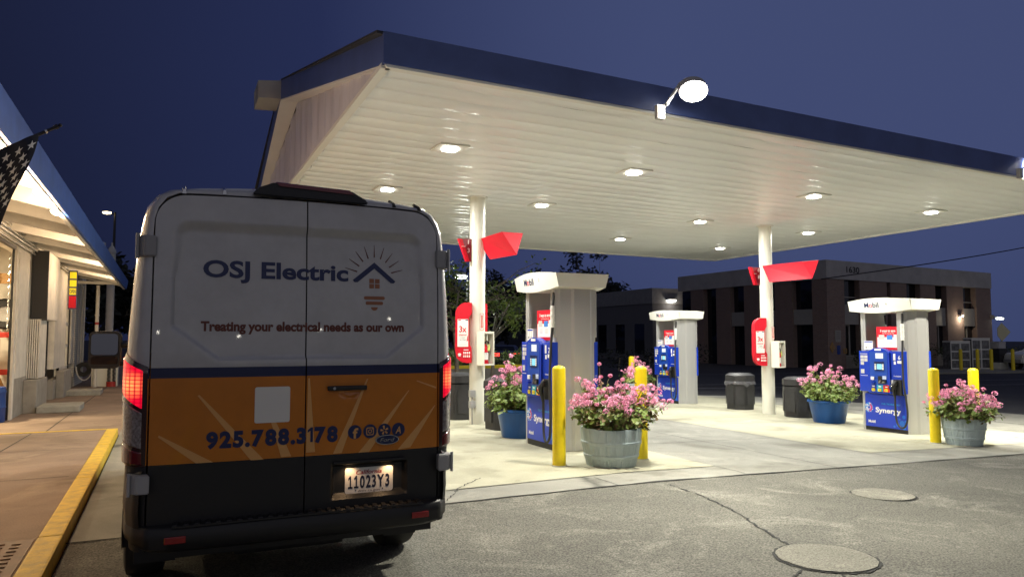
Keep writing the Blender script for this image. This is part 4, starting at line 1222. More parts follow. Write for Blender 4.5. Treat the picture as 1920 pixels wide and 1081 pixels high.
# ------------------------------------------------------------ flower pots
def blossoms_mesh(bm, c, r, up, rnd):
    for k in range(38):
        d = V((rnd.gauss(0, 1), rnd.gauss(0, 1), rnd.gauss(.35, 1))).normalized()
        p = c + V((d.x * r, d.y * r, d.z * r * .75))
        t1 = d.orthogonal().normalized(); t1 = (Matrix.Rotation(rnd.uniform(0, 6.28), 3, d) @ t1); t2 = d.cross(t1)
        s = rnd.uniform(.0065, .0115)
        for j in range(5):
            a = 2 * math.pi * j / 5; da = .55
            q = [p, p + (t1 * math.cos(a - da) + t2 * math.sin(a - da)) * s + d * .004, p + (t1 * math.cos(a) + t2 * math.sin(a)) * s * 1.25 + d * .002, p + (t1 * math.cos(a + da) + t2 * math.sin(a + da)) * s + d * .004]
            bm.faces.new([bm.verts.new(v) for v in q])
def leaf_disc(bm, p, nrm, s, rnd):
    t1 = nrm.orthogonal().normalized(); t1 = Matrix.Rotation(rnd.uniform(0, 6.28), 3, nrm) @ t1; t2 = nrm.cross(t1)
    n = 8; c = bm.verts.new(p - nrm * s * .18); ring = []
    for k in range(n):
        a = 2 * math.pi * k / n + .3
        rr = s * (1 if k else .35) * rnd.uniform(.85, 1.1)
        ring.append(bm.verts.new(p + (t1 * math.cos(a) + t2 * math.sin(a)) * rr + nrm * s * .12 * rnd.uniform(-1, 1)))
    for k in range(n): bm.faces.new((c, ring[k], ring[(k + 1) % n]))
def planter(x, y, kind, label, seed, rim, h, spread, hgt, nfl, lean=(0, 0), dry=.12, scale=1.0):
    rnd = random.Random(seed)
    t = thing('flower_pot', label, 'flower pot', (x, y, gz(x) + .004), 'pots of pink geraniums by the pumps')
    bm = BM()
    if kind == 'barrel':
        n = 264
        prof = [(rim * .78, 0), (rim * .80, .01), (rim * .90, h * .22), (rim * .97, h * .5), (rim, h * .78), (rim, h), (rim * .93, h), (rim * .92, h * .85), (0, h * .85)]
        lathe(bm, prof[:1] + [(rim * (.80 + .20 * math.sin(k / 48 * math.pi / 2)), .01 + (h - .01) * k / 48) for k in range(49)] + prof[6:], n)
        for v in bm.verts:
            q = math.atan2(v.co.y, v.co.x); rr = math.hypot(v.co.x, v.co.y)
            if rr > rim * .6:
                stave = (q / (2 * math.pi) * 22) % 1
                dd = -.006 * math.exp(-((min(stave, 1 - stave)) / .055) ** 2) + .004 * math.sin(q * 57 + seed)*math.sin(q*23)
                for hz in (.27, .62): 
                    f_ = abs(v.co.z - h * hz)
                    if f_ < .020: dd = max(dd, 0) + .008
                v.co.x *= 1 + dd / rr; v.co.y *= 1 + dd / rr
        for v in bm.verts: v.co.z += .006 * math.sin(3 * math.atan2(v.co.y, v.co.x) + seed) * (v.co.z > h * .9)
        pot = ob('pot', bm, M['pot_grey'], t, smooth=40)
    else:
        lathe(bm, [(0, 0), (rim * .70, 0), (rim * .73, .02), (rim * .93, h * .86), (rim * .95, h * .88), (rim, h * .90), (rim, h * .985), (rim * .97, h), (rim * .90, h), (rim * .88, h * .85), (0, h * .85)], 56)
        pot = ob('pot', bm, M['pot_blue'], t, smooth=40)
    bm = BM(); lathe(bm, [(0, h * .90), (rim * .5, h * .89), (rim * .90, h * .86)], 30); ob('soil', bm, M['soil'], t)
    # stems with leaves, then flower heads on top
    bs, bl_, bd, bf = BM(), BM(), BM(), BM()
    tips = []
    ph1, ph2 = rnd.uniform(0, 6.28), rnd.uniform(0, 6.28)
    for k in range(150):
        a = rnd.uniform(0, 2 * math.pi); rr = math.sqrt(rnd.random())
        p0 = V((math.cos(a) * rr * rim * .75, math.sin(a) * rr * rim * .75, h * .86))
        out = rr * spread * rnd.uniform(.8, 1.15)
        tip = V((math.cos(a) * out + lean[0] * rnd.random(), math.sin(a) * out + lean[1] * rnd.random(), h + (hgt * (1 - .62 * rr ** 1.8)) * rnd.uniform(.42, 1.0) * (1 + .22 * math.sin(2 * a + ph1) + .14 * math.sin(5 * a + ph2)) * (1.18 if rnd.random() < .08 else 1) - (.10 if rr > .9 and rnd.random() < .4 else 0)))
        mid = p0.lerp(tip, .55) + V((rnd.uniform(-.03, .03), rnd.uniform(-.03, .03), .04))
        tube(bs, [p0, mid, tip], [.006, .005, .0035], 4, caps=False)
        tips.append((tip, rr))
        nl = rnd.randint(7, 13)
        for j in range(nl):
            u = rnd.uniform(.22, 1.0)
            q = (p0.lerp(mid, u / .55) if u < .55 else mid.lerp(tip, (u - .55) / .45)) + V((rnd.gauss(0, .035), rnd.gauss(0, .035), rnd.gauss(0, .025)))
            nrm = V((q.x * .8 + rnd.gauss(0, .35), q.y * .8 + rnd.gauss(0, .35), rnd.uniform(.2, 1.0))).normalized()
            isdry = rnd.random() < dry
            leaf_disc(bd if isdry else bl_, q, nrm, rnd.uniform(.020, .048) * (.75 if isdry else 1), rnd)
    fl = 0
    tips.sort(key=lambda q: q[0].z + q[1] * .18 + rnd.random() * .12, reverse=True)
    for tip, rr in tips[:int(nfl * 1.5)]:
        d = V((tip.x * .5, tip.y * .5, .5)).normalized()
        e = tip + d * rnd.uniform(.05, .12) + V((rnd.gauss(0, .02), rnd.gauss(0, .02), 0))
        tube(bs, [tip, e], .0028, 4, caps=False)
        blossoms_mesh(bf, e, rnd.choice((.024, .036, .044, .050, .056)) * rnd.uniform(.9, 1.1), d, rnd)
    ob('stems', bs, M['stem'], t); ob('foliage', bl_, M['leaf'], t); ob('dry_foliage', bd, M['leaf_dry'], t); ob('blossoms', bf, M['petal'], t)
    return t
planter(5.16, 8.06, 'barrel', 'weathered grey barrel of leggy pink geraniums between the two near bollards', 11, .385, .47, .54, .58, 74, (.12, 0), .38)
planter(5.22, 10.92, 'round', 'blue pot of pink geraniums tucked beside the first pump, next to a bin', 5, .36, .46, .46, .66, 40, (-.10, -.05), .05)
planter(12.82, 11.5, 'round', 'blue pot with a full bushy geranium beside pump number 6', 8, .43, .48, .66, .66, 46, (.05, 0), .05)
planter(12.12, 8.10, 'barrel', 'weathered grey barrel of pink geraniums behind the bollard at the picture right', 21, .325, .44, .58, .50, 70, (.0, -.02), .25)
planter(12.70, 18.35, 'barrel', 'distant grey barrel of pink geraniums beside the farthest pump', 31, .42, .46, .50, .58, 40, (0, 0), .15)

# ------------------------------------------------------------ litter bins
def bin_(x, y, label, rz=0, bag=False):
    t = thing('litter_bin', label, 'litter bin', (x, y, gz(x) + .004), 'charcoal litter bins on the pump islands', rz)
    def o(s): return [(.33 * s, -.16 * s), (.16 * s, -.33 * s), (-.16 * s, -.33 * s), (-.33 * s, -.16 * s), (-.33 * s, .16 * s), (-.16 * s, .33 * s), (.16 * s, .33 * s), (.33 * s, .16 * s)]
    bm = BM(); prism(bm, [(a, b, 0) for a, b in reversed(o(.93))], [(a, b, .70) for a, b in reversed(o(1.0))])
    bmesh.ops.bevel(bm, geom=bm.edges[:], offset=.012, segments=2, affect='EDGES')
    bd = ob('body', bm, M['bin'], t, smooth=30)
    bm = BM()
    q = o(.955)
    for i in range(8):
        a, b = V((*q[i], 0)), V((*q[(i + 1) % 8], 0)); L_ = (b - a).length
        f = Fr((a + b) / 2, b - a, (0, 0, 1))
        if f.n.dot((a + b) / 2) < 0: f = Fr((a + b) / 2, a - b, (0, 0, 1))
        w_ = L_ * .36
        plate(bm, f, rrect(-w_, w_, .13, .60, .02), .004, .020)
    ob('side_panels', bm, M['bin'], bd)
    bm = BM(); prism(bm, [(a, b, .715) for a, b in reversed(o(1.03))], [(a, b, .85) for a, b in reversed(o(1.02))]); prism(bm, [(a, b, .85) for a, b in reversed(o(1.02))], [(a, b, .905) for a, b in reversed(o(.72))])
    bmesh.ops.bevel(bm, geom=bm.edges[:], offset=.008, segments=2, affect='EDGES')
    ob('lid', bm, M['bin'], t, smooth=30)
    if bag:
        rnd = random.Random(4); bm = BM(); n = 48; rows = []
        for j in range(3):
            row = []
            for k in range(n):
                a = 2 * math.pi * k / n; q = .345 * (1 / max(abs(math.cos(a)), abs(math.sin(a)), (abs(math.cos(a)) + abs(math.sin(a))) / 1.48))
                rr = q * (1 + .02 + .03 * j * rnd.random()); row.append(bm.verts.new((rr * math.cos(a), rr * math.sin(a), .715 - j * (.03 + .05 * rnd.random() * (1 if math.sin(3 * a) > 0 else .3)))))
            rows.append(row)
        for a, b in zip(rows, rows[1:]):
            for k in range(n): bm.faces.new((a[k], a[(k + 1) % n], b[(k + 1) % n], b[k]))
        ob('bin_bag', bm, mat('bin_bag', (.10, .10, .11), .15, spec=.8), t)
    return t
bin_(5.48, 12.02, 'charcoal litter bin right of the first column, behind the blue pot', R(8))
bin_(5.30, 13.90, 'charcoal litter bin left of the first column beside the van', R(0))
bin_(13.27, 14.68, 'charcoal litter bin with a plastic bag hanging from its lid', R(4), True)
bin_(13.15, 12.62, 'charcoal litter bin between the second column and the blue pot', R(10))

# ------------------------------------------------------------ things fixed to the columns
def wing_sign(col, top, bot, zt, zb, label, nums, panel):
    t = thing('number_sign', label, 'number sign', (col[0], col[1], zt), 'red pump number signs on the columns')
    o = V((col[0], col[1], zt))
    A, B, Cc, A2 = [V((*p, zt)) - o for p in top]; E, D = [V((*p, zb)) - o for p in bot]
    bm = BM()
    vs = {k: bm.verts.new(v) for k, v in dict(A=A, B=B, C=Cc, F=A2, E=E, D=D).items()}
    for q in (('A', 'E', 'D', 'B'), ('B', 'D', 'C'), ('A', 'B', 'C', 'F'), ('F', 'C', 'D', 'E'), ('A', 'F', 'E')):
        bm.faces.new([vs[k] for k in q])
    bmesh.ops.bevel(bm, geom=bm.edges[:], offset=.006, segments=1, affect='EDGES')
    bm.normal_update()
    for f_ in bm.faces:
        if abs(f_.normal.z) > .9: f_.material_index = 1
    ob('wing', bm, [M['red'], M['bandconc']], t)
    P = [V(p) - o for p in panel]
    bm = BM(); prism(bm, P, [p + V((0.02, .05, 0)) for p in P]); pn = ob('number_panel', bm, M['redface'], t)
    l0, l1 = P[0], P[3]
    bm = BM(); e = V((-.004, -.012, 0)); d = V((.075, .0, 0))
    prism(bm, [P[0] + e, P[0] + d + e, P[3] + d * .9 + e, P[3] + e], [p + V((0, .07, 0)) for p in (P[0] + e, P[0] + d + e, P[3] + d * .9 + e, P[3] + e)])
    ob('edge', bm, M['red'], pn)
    fr = Fr(P[1] + V((-.075, -.012, -.05)), (P[1] - P[0]), (0, 0, 1))
    bm = BM(); text(bm, fr, nums[0], .085, None, .01, 0.005, -.01, .012); text(bm, fr, nums[1], .085, None, .01, 0.01, -.17, .012)
    plate(bm, fr, rect(-.13, -.055, -.105, -.095), .010, .014)
    ob('lettering', bm, M['paper'], pn)
wing_sign((5.35, 12.98), [(5.36, 13.02), (5.35, 11.86), (5.78, 11.87), (5.78, 13.0)], [(5.50, 12.72), (5.62, 11.80)], 3.47, 3.06,
          'red folded number sign marked 1 and 3 on the column beside the van', '13', [(4.94, 12.92, 3.45), (5.20, 12.92, 3.46), (5.20, 12.92, 3.03), (5.10, 12.92, 3.03)])
wing_sign((12.99, 13.41), [(12.72, 13.25), (12.80, 12.12), (12.90, 11.73), (13.25, 13.3)], [(12.52, 12.82), (12.55, 11.60)], 3.29, 2.86,
          'red folded number sign marked 6 and 8 on the column by the second bin', '68', [(12.32, 13.22, 3.24), (12.63, 13.22, 3.24), (12.63, 13.22, 2.83), (12.47, 13.22, 2.83)])
def column_set(cx, cy, first):
    g = gz(cx)
    # squeegee and poster station
    t = thing('windshield_station', 'red housing with a 3x cleaner poster on the column ' + ('beside the van' if first else 'before the brick office'), 'poster station', (cx, cy, g), 'red poster stations on the columns')
    f = Fr((-.325, -.13, 0), (1, -.34, 0), (0, 0, 1))
    out = [(.15, 1.14), (.15, 1.42), (.11, 1.48), (.10, 1.98), (.15, 2.06), (.15, 2.26), (.02, 2.26)] + [(-.15 + .20 * (1 - math.sin(a)) , 2.06 + .20 * math.cos(a)) for a in [R(15 * k) for k in range(1, 7)]] + [(-.155, 1.40)] + [(-.15 + .20 * (1 - math.cos(a)), 1.34 - .20 * math.sin(a)) for a in [R(15 * k) for k in range(1, 7)]]
    out = [(-x if False else x, z) for x, z in out]
    bm = BM(); plate(bm, f, out[::-1] if False else out, -.16, 0); bmesh.ops.bevel(bm, geom=[e for e in bm.edges if e.calc_face_angle(0) > 1], offset=.008, segments=2, affect='EDGES')
    hs = ob('housing', bm, M['red'], t, smooth=30)
    bm = BM(); plate(bm, f, rrect(-.115, .085, 1.44, 1.95, .008), 0, .006); po = ob('poster', bm, M['paper'], t)
    bm = BM(); text(bm, f, '3x', .115, .135, .022, -.015, 1.77, .008, mi=0); text(bm, f, 'cleaner', .045, .15, .012, -.015, 1.665, .008, mi=0)
    text(bm, f, 'for better', .022, .095, .01, -.015, 1.612, .008, mi=1); text(bm, f, 'gas mileage', .022, .11, .01, -.015, 1.575, .008, mi=1)
    plate(bm, f, rect(-.095, .06, 1.475, 1.482), .006, .0075, 2); plate(bm, f, rect(-.10, -.05, 1.925, 1.942), .006, .0075, 0); plate(bm, f, rect(.03, .08, 1.925, 1.942), .006, .0075, 3); plate(bm, f, [(.055, 1.54), (.08, 1.55), (.08, 1.66), (.065, 1.62)], .006, .0075, 0)
    ob('lettering', bm, [M['red'], M['textgrey'], bpy.data.materials['notice_grey'], M['navy']], po)
    bm = BM()
    for i in range(4):
        for j in range(2): plate(bm, f, rrect(-.005 + i * .034, .017 + i * .034, 1.245 + j * .062, 1.285 + j * .062, .008), 0, .004)
    plate(bm, f, circ(-.075, 1.30, .032, 12, .022), 0, .004); plate(bm, f, rect(0, .09, 1.375, 1.39), 0, .004); plate(bm, f, rect(-.10, -.05, 1.265, 1.275), 0, .004)
    ob('pictograms', bm, M['paper'], hs)
    t2 = None
    bm = BM(); plate(bm, Fr((.14, .09, 0), (1, -.34, 0), (0, 0, 1)), rrect(-.10, .10, 1.30, 2.26, .04), -.05, 0); ob('rear_housing', bm, M['red'], t)
    # arrow sign on the column
    a_ = thing('arrow_sign', 'small red and white downward arrow sign on the column ' + ('beside the van' if first else 'by the second bin'), 'arrow sign', (cx, cy, g), 'extinguisher arrow signs')
    fa = Fr((.03, -.152, 0), (1, .1, 0), (0, 0, 1))
    bm = BM(); plate(bm, fa, rect(-.04, .04, 1.75, 2.06), -.01, .004); ar = ob('sign_face', bm, M['paper'], a_)
    bm = BM(); 
    for q in (rect(-.04, -.033, 1.75, 2.06), rect(.033, .04, 1.75, 2.06), rect(-.033, .033, 1.75, 1.757), rect(-.033, .033, 2.053, 2.06)): plate(bm, fa, q, .004, .006)
    plate(bm, fa, [(-.016, 2.03), (-.016, 1.82), (-.028, 1.82), (0, 1.775), (.028, 1.82), (.016, 1.82), (.016, 2.03)], .004, .006)
    ob('arrow', bm, mat('arrow_salmon', (.60, .16, .12), .4), ar)
    # extinguisher cabinet, open fronted
    c = thing('extinguisher_cabinet', 'open white extinguisher cabinet on the column ' + ('beside the van' if first else 'by the second bin'), 'cabinet', (cx + .02, cy - .20, g + 1.10), 'white extinguisher cabinets')
    c.rotation_euler = (0, 0, R(14 if first else 10))
    bm = BM(); w_, dd, hh = .125, .20, .62
    box(bm, -w_, -w_ + .012, -dd, 0, 0, hh); box(bm, w_ - .012, w_, -dd, 0, 0, hh); box(bm, -w_ + .012, w_ - .012, -dd, 0, 0, .012); box(bm, -w_ + .012, w_ - .012, -dd, 0, hh - .012, hh); box(bm, -w_ + .012, w_ - .012, -.012, 0, .012, hh - .012)
    ob('case', bm, M['cream'], c)
    bm = BM()
    for q in ((-w_, -w_ + .022, 0, hh), (w_ - .022, w_, 0, hh), (-w_ + .022, w_ - .022, 0, .03), (-w_ + .022, w_ - .022, hh - .04, hh)): box(bm, q[0], q[1], -dd - .008, -dd, q[2], q[3])
    box(bm, -.02, .0, -dd + .03, -dd + .04, hh - .17, hh - .04)
    ob('frame', bm, M['cream'], c)
    x = thing('fire_extinguisher', 'red fire extinguisher inside the open cabinet on the column ' + ('beside the van' if first else 'by the second bin'), 'fire extinguisher', (0, 0, 0), 'fire extinguishers in cabinets')
    x.location = c.matrix_basis @ V((-.02, -.105, .014)); x.rotation_euler = c.rotation_euler
    bm = BM(); lathe(bm, [(0, 0), (.062, 0), (.066, .01), (.066, .29), (.058, .33), (.03, .355), (.018, .37), (.018, .39), (0, .39)], 24); ob('cylinder', bm, M['red'], x, smooth=40)
    bm = BM(); lathe(bm, [(.0672, .09), (.0672, .22)], 24); ob('tag', bm, M['paper'], x, smooth=60)
    bm = BM(); box(bm, -.015, .015, -.02, .02, .385, .42); tube(bm, [(0, 0, .41), (-.06, -.01, .44), (-.075, -.01, .44)], .008, 6); tube(bm, [(0, 0, .40), (.05, -.01, .44), (.08, -.01, .40), (.082, -.01, .30), (.07, -.02, .2)], .011, 6); tube(bm, [(-.01, 0, .4), (-.07, -.01, .42)], .007, 6); ob('valve', bm, M['black'], x)
    bm = BM(); box(bm, .015, .07, -.07, -.066, .25, .37); ob('label', bm, mat('tag_yellow', (.6, .62, .2), .5), x)
column_set(5.35, 12.98, True)
column_set(12.99, 13.41, False)
# outlet box on a conduit by the first column
t = thing('outlet_post', 'grey metal outlet boxes on a short conduit between the van and the first column', 'outlet post', (5.19, 12.83, 0))
bm = BM(); cyl(bm, (0, 0, 0), (0, 0, .62), .018, n=10); ob('conduit', bm, M['grey'], t, smooth=40)
for z in (.30, .50):
    bm = BM(); box(bm, -.055, .055, -.045, .045, z, z + .13, bev=.012); b_ = ob('outlet_box', bm, M['grey'], t, smooth=30)
    bm = BM(); cyl(bm, (-.02, -.05, z + .09), (-.02, -.044, z + .09), .02, n=12); ob('cover', bm, M['bandconc'], b_)

# ------------------------------------------------------------ garage on the left
gar = thing('garage', 'white painted garage with a deep blue-edged eave over its workshop doors', 'garage', (-2.7, 17.3, 0))
GO = V((-2.7, 17.3, 0))
def gl(p): return V(p) - GO
def gbox(bm, x0, x1, y0, y1, z0, z1, bev=0, mi=0): box(bm, x0 + 2.7, x1 + 2.7, y0 - 17.3, y1 - 17.3, z0, z1, bev, mi)
XW = -2.7
# walls: piers between openings, upper wall, end wall
bm = BM()
for y0, y1, xf in ((17.5, 20.4, XW), (22.5, 24.9, XW + .10), (27.25, 28.1, XW)):
    gbox(bm, -2.79, xf, y0, y1, .78, 3.40)
gbox(bm, -3.0, XW, 5.0, 31.2, 3.40, 4.05)
gbox(bm, -8.5, -8.3, 9.0, 31.0, 0, 4.0)
gbox(bm, -8.3, -3.0, 30.8, 31.0, 0, 4.0); gbox(bm, -8.3, -3.05, 20.2, 20.4, 0, 4.0); gbox(bm, -8.3, -3.0, 8.8, 9.0, 0, 4.0)
gbox(bm, -3.0, XW, 5.0, 11.0, 0.0, 3.40)
ob('wall', bm, M['wallwhite'], gar)
for q in ((-2.80, XW + .012, 17.5, 20.4, 0, .78), (-2.80, XW + .112, 22.5, 24.9, 0, .50), (-2.80, XW + .012, 27.25, 28.1, 0, .35)):
    bm = BM(); gbox(bm, *q); ob('wall_base', bm, M['wallgrey'], gar)
bm = BM(); gbox(bm, -3.0, XW + .02, 28.1, 31.2, 0, 3.40); ob('brick_end', bm, M['brickwhite'], gar)
# ribbed siding under the eave, conduits along it
bm = BM(); prev = None
for k in range(260):
    y = 5 + 26 * k / 259; x = XW + .03 + (.022 if k % 3 == 0 else 0)
    cur = (bm.verts.new(gl((x, y, 3.46))), bm.verts.new(gl((x, y, 4.0))))
    if prev: bm.faces.new((prev[0], cur[0], cur[1], prev[1]))
    prev = cur
ob('siding', bm, M['wallwhite'], gar)
bm = BM()
for z, r, dx in ((3.50, .022, .09), (3.58, .018, .08), (3.66, .022, .09), (3.42, .016, .06)):
    tube(bm, [gl((XW + dx, 5, z)), gl((XW + dx, 27.9, z)), gl((XW + dx + .02, 28.3, z - .1)), gl((XW + dx + .02 + (z - 3.4) * .5, 28.5, z - .35)), gl((XW + dx + .02 + (z - 3.4) * .5, 28.5, .5))], r, 8)
ob('conduit', bm, M['grey'], gar, smooth=50)
bm = BM(); tube(bm, [gl((-2.02, 27.6, 3.3)), gl((-2.02, 27.6, 0))], .055, 14)
for z in (.9, 2.3): cyl(bm, gl((-2.02, 27.6, z)), gl((-2.02, 27.6, z + .06)), .066, n=14)
ob('downpipe', bm, M['wallwhite'], gar, smooth=50)
bm = BM(); cyl(bm, gl((-2.02, 27.6, 2.02)), gl((-2.02, 27.6, 2.10)), .058, n=14); ob('pipe_band', bm, M['shopred'], gar)
# roof, rafters, eave
bm = BM()
def eave(x): return 3.30 + (XW + 1.5 - x) * .0 + (-1.2 - x) * .27
prism(bm, [gl((-1.246, 5, eave(-1.2) + .16)), gl((-1.246, 28.5, eave(-1.2) + .16)), gl((-8.5, 31.3, eave(-8.5) + .1)), gl((-8.5, 5, eave(-8.5) + .1))],
      [gl((-1.246, 5, eave(-1.2) + .22)), gl((-1.246, 28.5, eave(-1.2) + .22)), gl((-8.5, 31.3, eave(-8.5) + .16)), gl((-8.5, 5, eave(-8.5) + .16))])
ob('roof', bm, M['white'], gar)
for k in range(16):
    y = 5.6 + k * 1.5
    bm = BM()
    A = [(-2.68, y - .05, eave(-2.68) - .12), (-1.235, y - .05, eave(-1.235) - .02), (-1.235, y - .05, eave(-1.235) + .155), (-2.68, y - .05, eave(-2.68) + .155)]
    prism(bm, [gl(p) for p in A], [gl((p[0], p[1] + .10, p[2])) for p in A])
    ob('rafter', bm, M['wallwhite'], gar)
bm = BM(); gbox(bm, -2.68, -1.24, 27.4, 27.5, 3.33, 3.42); ob('end_beam', bm, M['wallwhite'], gar)
bm = BM(); prism(bm, [gl((-1.2, 5, 3.20)), gl((-1.2, 27.6, 3.20)), gl((-1.2, 28.3, 3.40)), gl((-1.2, 28.6, 3.55)), gl((-1.2, 5, 3.55))],
                 [gl((-1.24, 5, 3.20)), gl((-1.24, 27.6, 3.20)), gl((-1.24, 28.3, 3.40)), gl((-1.24, 28.6, 3.55)), gl((-1.24, 5, 3.55))]); ob('fascia', bm, M['eaveblue'], gar)
bm = BM(); gbox(bm, -1.30, -1.245, 5, 27.6, 3.19, 3.24); ob('fascia_trim', bm, M['white'], gar)
# open first bay: jamb, workshop inside
bm = BM(); gbox(bm, XW - .02, XW + .018, 17.30, 17.5, 0, 3.42); gbox(bm, XW - .02, XW + .03, 17.52, 17.60, .9, 3.3); ob('door_jamb', bm, M['wallwhite'], gar)
bm = BM(); gbox(bm, XW - .06, XW - .022, 17.26, 17.30, 0, 3.4); gbox(bm, XW - .06, XW + .0, 11, 17.3, 3.33, 3.395); ob('door_seal', bm, M['black'], gar)
bm = BM(); gbox(bm, -8.3, -3.0, 9.0, 20.2, 3.78, 3.84); ob('ceiling', bm, M['wallwhite'], gar)
# sectional doors in the other two bays
for (y0, y1, zt, m_) in ((20.45, 22.45, 3.36, 'wallwhite'), (24.95, 27.2, 3.36, 'wallwhite')):
    bm = BM(); gbox(bm, -2.86, -2.82, y0, y1, 0.02, zt); dd = ob('workshop_door', bm, mat('door_pane', (.52, .46, .33), .25, emit=(1, .78, .48), estr=.22, var=.25, vscale=2), gar)
    bm = BM()
    for k in range(6): z = .02 + (zt - .02) * k / 5; gbox(bm, -2.82, -2.775, y0, y1, max(.0, z - .045), min(zt, z + .045))
    for k in range(4): y = y0 + (y1 - y0) * k / 3; gbox(bm, -2.82, -2.78, y - .04 + (.04 if k == 0 else 0), y + .04 - (.04 if k == 3 else 0), .07, zt - .05)
    gbox(bm, -2.82, -2.778, y0 + .05, y1 - .05, .07, .62)
    ob('door_frame', bm, M['wallwhite'], dd)
    bm = BM(); gbox(bm, -2.80, -2.74, y1 - .0, y1 + .04, 0, zt); gbox(bm, -2.80, -2.74, y0 - .04, y0, 0, zt); ob('door_track', bm, M['black'], dd)
# wall piers' brick plinths and ribbed cover
bm = BM(); gbox(bm, XW + .015, XW + .26, 18.6, 20.2, 0, .70, .02); ob('plinth', bm, M['wallgrey'], gar)
bm = BM(); gbox(bm, XW + .115, XW + .30, 23.0, 24.7, 0, .72, .02); ob('plinth', bm, M['wallgrey'], gar)
bm = BM()
for k in range(6): gbox(bm, XW + .005 + k * .04, XW + .030 + k * .04, 19.0, 19.0 + 1.0, .72, 2.0)
ob('ribbed_cover', bm, M['wallwhite'], gar)
tag(ob('', BM(), M['white'])) if False else None
# projecting sign boxes
t = thing('wall_box', 'black-ended white box projecting from the garage wall above the ribbed cover', 'wall box', (-2.68, 19.2, 2.0))
bm = BM(); box(bm, 0, .30, .02, 1.9, 0, 1.5, bev=.01); wb = ob('case', bm, M['wallwhite'], t)
bm = BM(); box(bm, -.005, .305, -.03, .018, -.02, 1.52); ob('end_plate', bm, M['black'], wb)
t = thing('open_sign', 'tall narrow yellow, black and red OPEN sign sticking out from the garage wall', 'sign', (-2.55, 24.85, 2.42))
bm = BM(); box(bm, -.02, .20, -.02, .02, 0, 1.12); bd = ob('board', bm, M['navy'], t)
f = Fr((.09, -.021, 0), (1, 0, 0), (0, 0, 1)); bm = BM()
for k in range(3): plate(bm, f, rect(-.085, .085, .42 + k * .235, .61 + k * .235), 0, .004, 0)
plate(bm, f, rect(-.09, .09, .04, .38), 0, .004, 1)
text(bm, f, 'OPEN', .10, .15, .02, 0, .515, .006, mi=2); 
ob('lettering', bm, [mat('sign_yellow', (.75, .62, .01), .4, emit=(1, .8, .02), estr=.25), M['red'], M['navy']], bd)
# warm flood lamps under the eave; three farther ones added unseen to brighten the wall
for y, lab in ((7.45, 'warm eave lamp nearest the flag'), (8.35, 'warm eave lamp just beyond the flag'), (9.7, 'warm eave lamp, third along the blue fascia'), (11.1, 'warm eave lamp, fourth along the blue fascia'), (15.3, 'added eave lamp, unseen between rafters before the first concrete stub'), (19.9, 'added eave lamp, unseen between rafters above the two concrete stubs'), (24.3, 'added eave lamp, unseen between rafters by the OPEN sign')):
    t = thing('eave_lamp', lab, 'lamp', (-1.33 if y < 12 else -1.30, y, 3.22 if y < 12 else 3.37), 'warm lamps under the garage eave')
    bm = BM(); tube(bm, [(.06, 0, .04), (0, 0, .06), (-.03, 0, .02)], .014, 6); ob('arm', bm, M['black'], t)
    bm = BM(); lathe(bm, [(.0, .05), (.035, .045), (.055, .0), (.058, -.02), (.03, -.035), (0, -.04)], 16); bmesh.ops.rotate(bm, verts=bm.verts, cent=(0, 0, 0), matrix=Matrix.Rotation(R(32), 3, 'Y')); ob('bulb', bm, M['warmlamp'], t, smooth=60)
    la = bpy.data.lights.new('eave_lamp', 'POINT'); la.energy = 44 if y < 11 else 62; la.color = (1.0, .70, .42); la.shadow_soft_size = .06
    lo = bpy.data.objects.new('lamp', la); C.objects.link(lo); lo.parent = t; lo.location = (-.06, 0, -.13)
# stub kerbs of concrete before the piers
for (y0, y1, x1, lab) in ((18.5, 19.55, -1.62, 'nearer rounded concrete stub projecting from the garage wall'), (23.6, 24.6, -1.58, 'farther rounded concrete stub projecting from the garage wall')):
    bm = BM(); box(bm, -2.42, x1, y0, y1, 0, .145, bev=.03, seg=3); tag(ob('concrete_stub', bm, mat('stub_concrete', (.42, .41, .35), .8, var=.3, vscale=5, bump=.3)), lab, 'concrete stub', 'concrete stubs by the garage wall')
# inside the open bay
t = thing('tyre', 'black tyre hanging on the workshop wall inside the open bay', 'tyre', (-3.22, 19.6, 2.12))
bm = BM(); lathe(bm, [(.17, -.09), (.29, -.10), (.34, -.05), (.34, .05), (.29, .10), (.17, .09)], 30); bmesh.ops.rotate(bm, verts=bm.verts, cent=(0, 0, 0), matrix=Matrix.Rotation(R(90), 3, 'X')); ob('tread', bm, M['rubber'], t, smooth=40)
bm = BM(); lathe(bm, [(.0, .04), (.17, .05)], 24); bmesh.ops.rotate(bm, verts=bm.verts, cent=(0, 0, 0), matrix=Matrix.Rotation(R(90), 3, 'X')); ob('rim', bm, M['grey'], t)
t = thing('car_lift', 'red steel vehicle lift post inside the open bay', 'car lift', (-3.42, 19.3, 0))
bm = BM(); box(bm, -.16, .16, -.14, .14, 0, 1.75, bev=.01); ob('post', bm, M['shopred'], t)
bm = BM(); box(bm, -.3, .55, -.20, -.15, .80, .92, bev=.01); ob('arm', bm, M['shopred'], t)
bm = BM(); box(bm, -.3, .55, -.22, .1, 1.60, 1.72, bev=.02); ob('carriage', bm, M['shopred'], t)
t = thing('step_ladder', 'wooden step ladder standing in the open bay', 'ladder', (-3.0, 18.4, .0))
bm = BM(); tube(bm, [(-.45, 0, 1.55), (.12, -.1, 0)], .035, 6); tube(bm, [(-.45, .35, 1.55), (.12, .45, 0)], .035, 6); ob('rail', bm, M['wood'], t)
bm = BM()
for k in range(4): u = .2 + k * .22; box(bm, -.45 + .57 * u - .06, -.45 + .57 * u + .06, -.02, .38, 1.55 * (1 - u) - .015, 1.55 * (1 - u) + .015)
ob('step', bm, M['wood'], t)
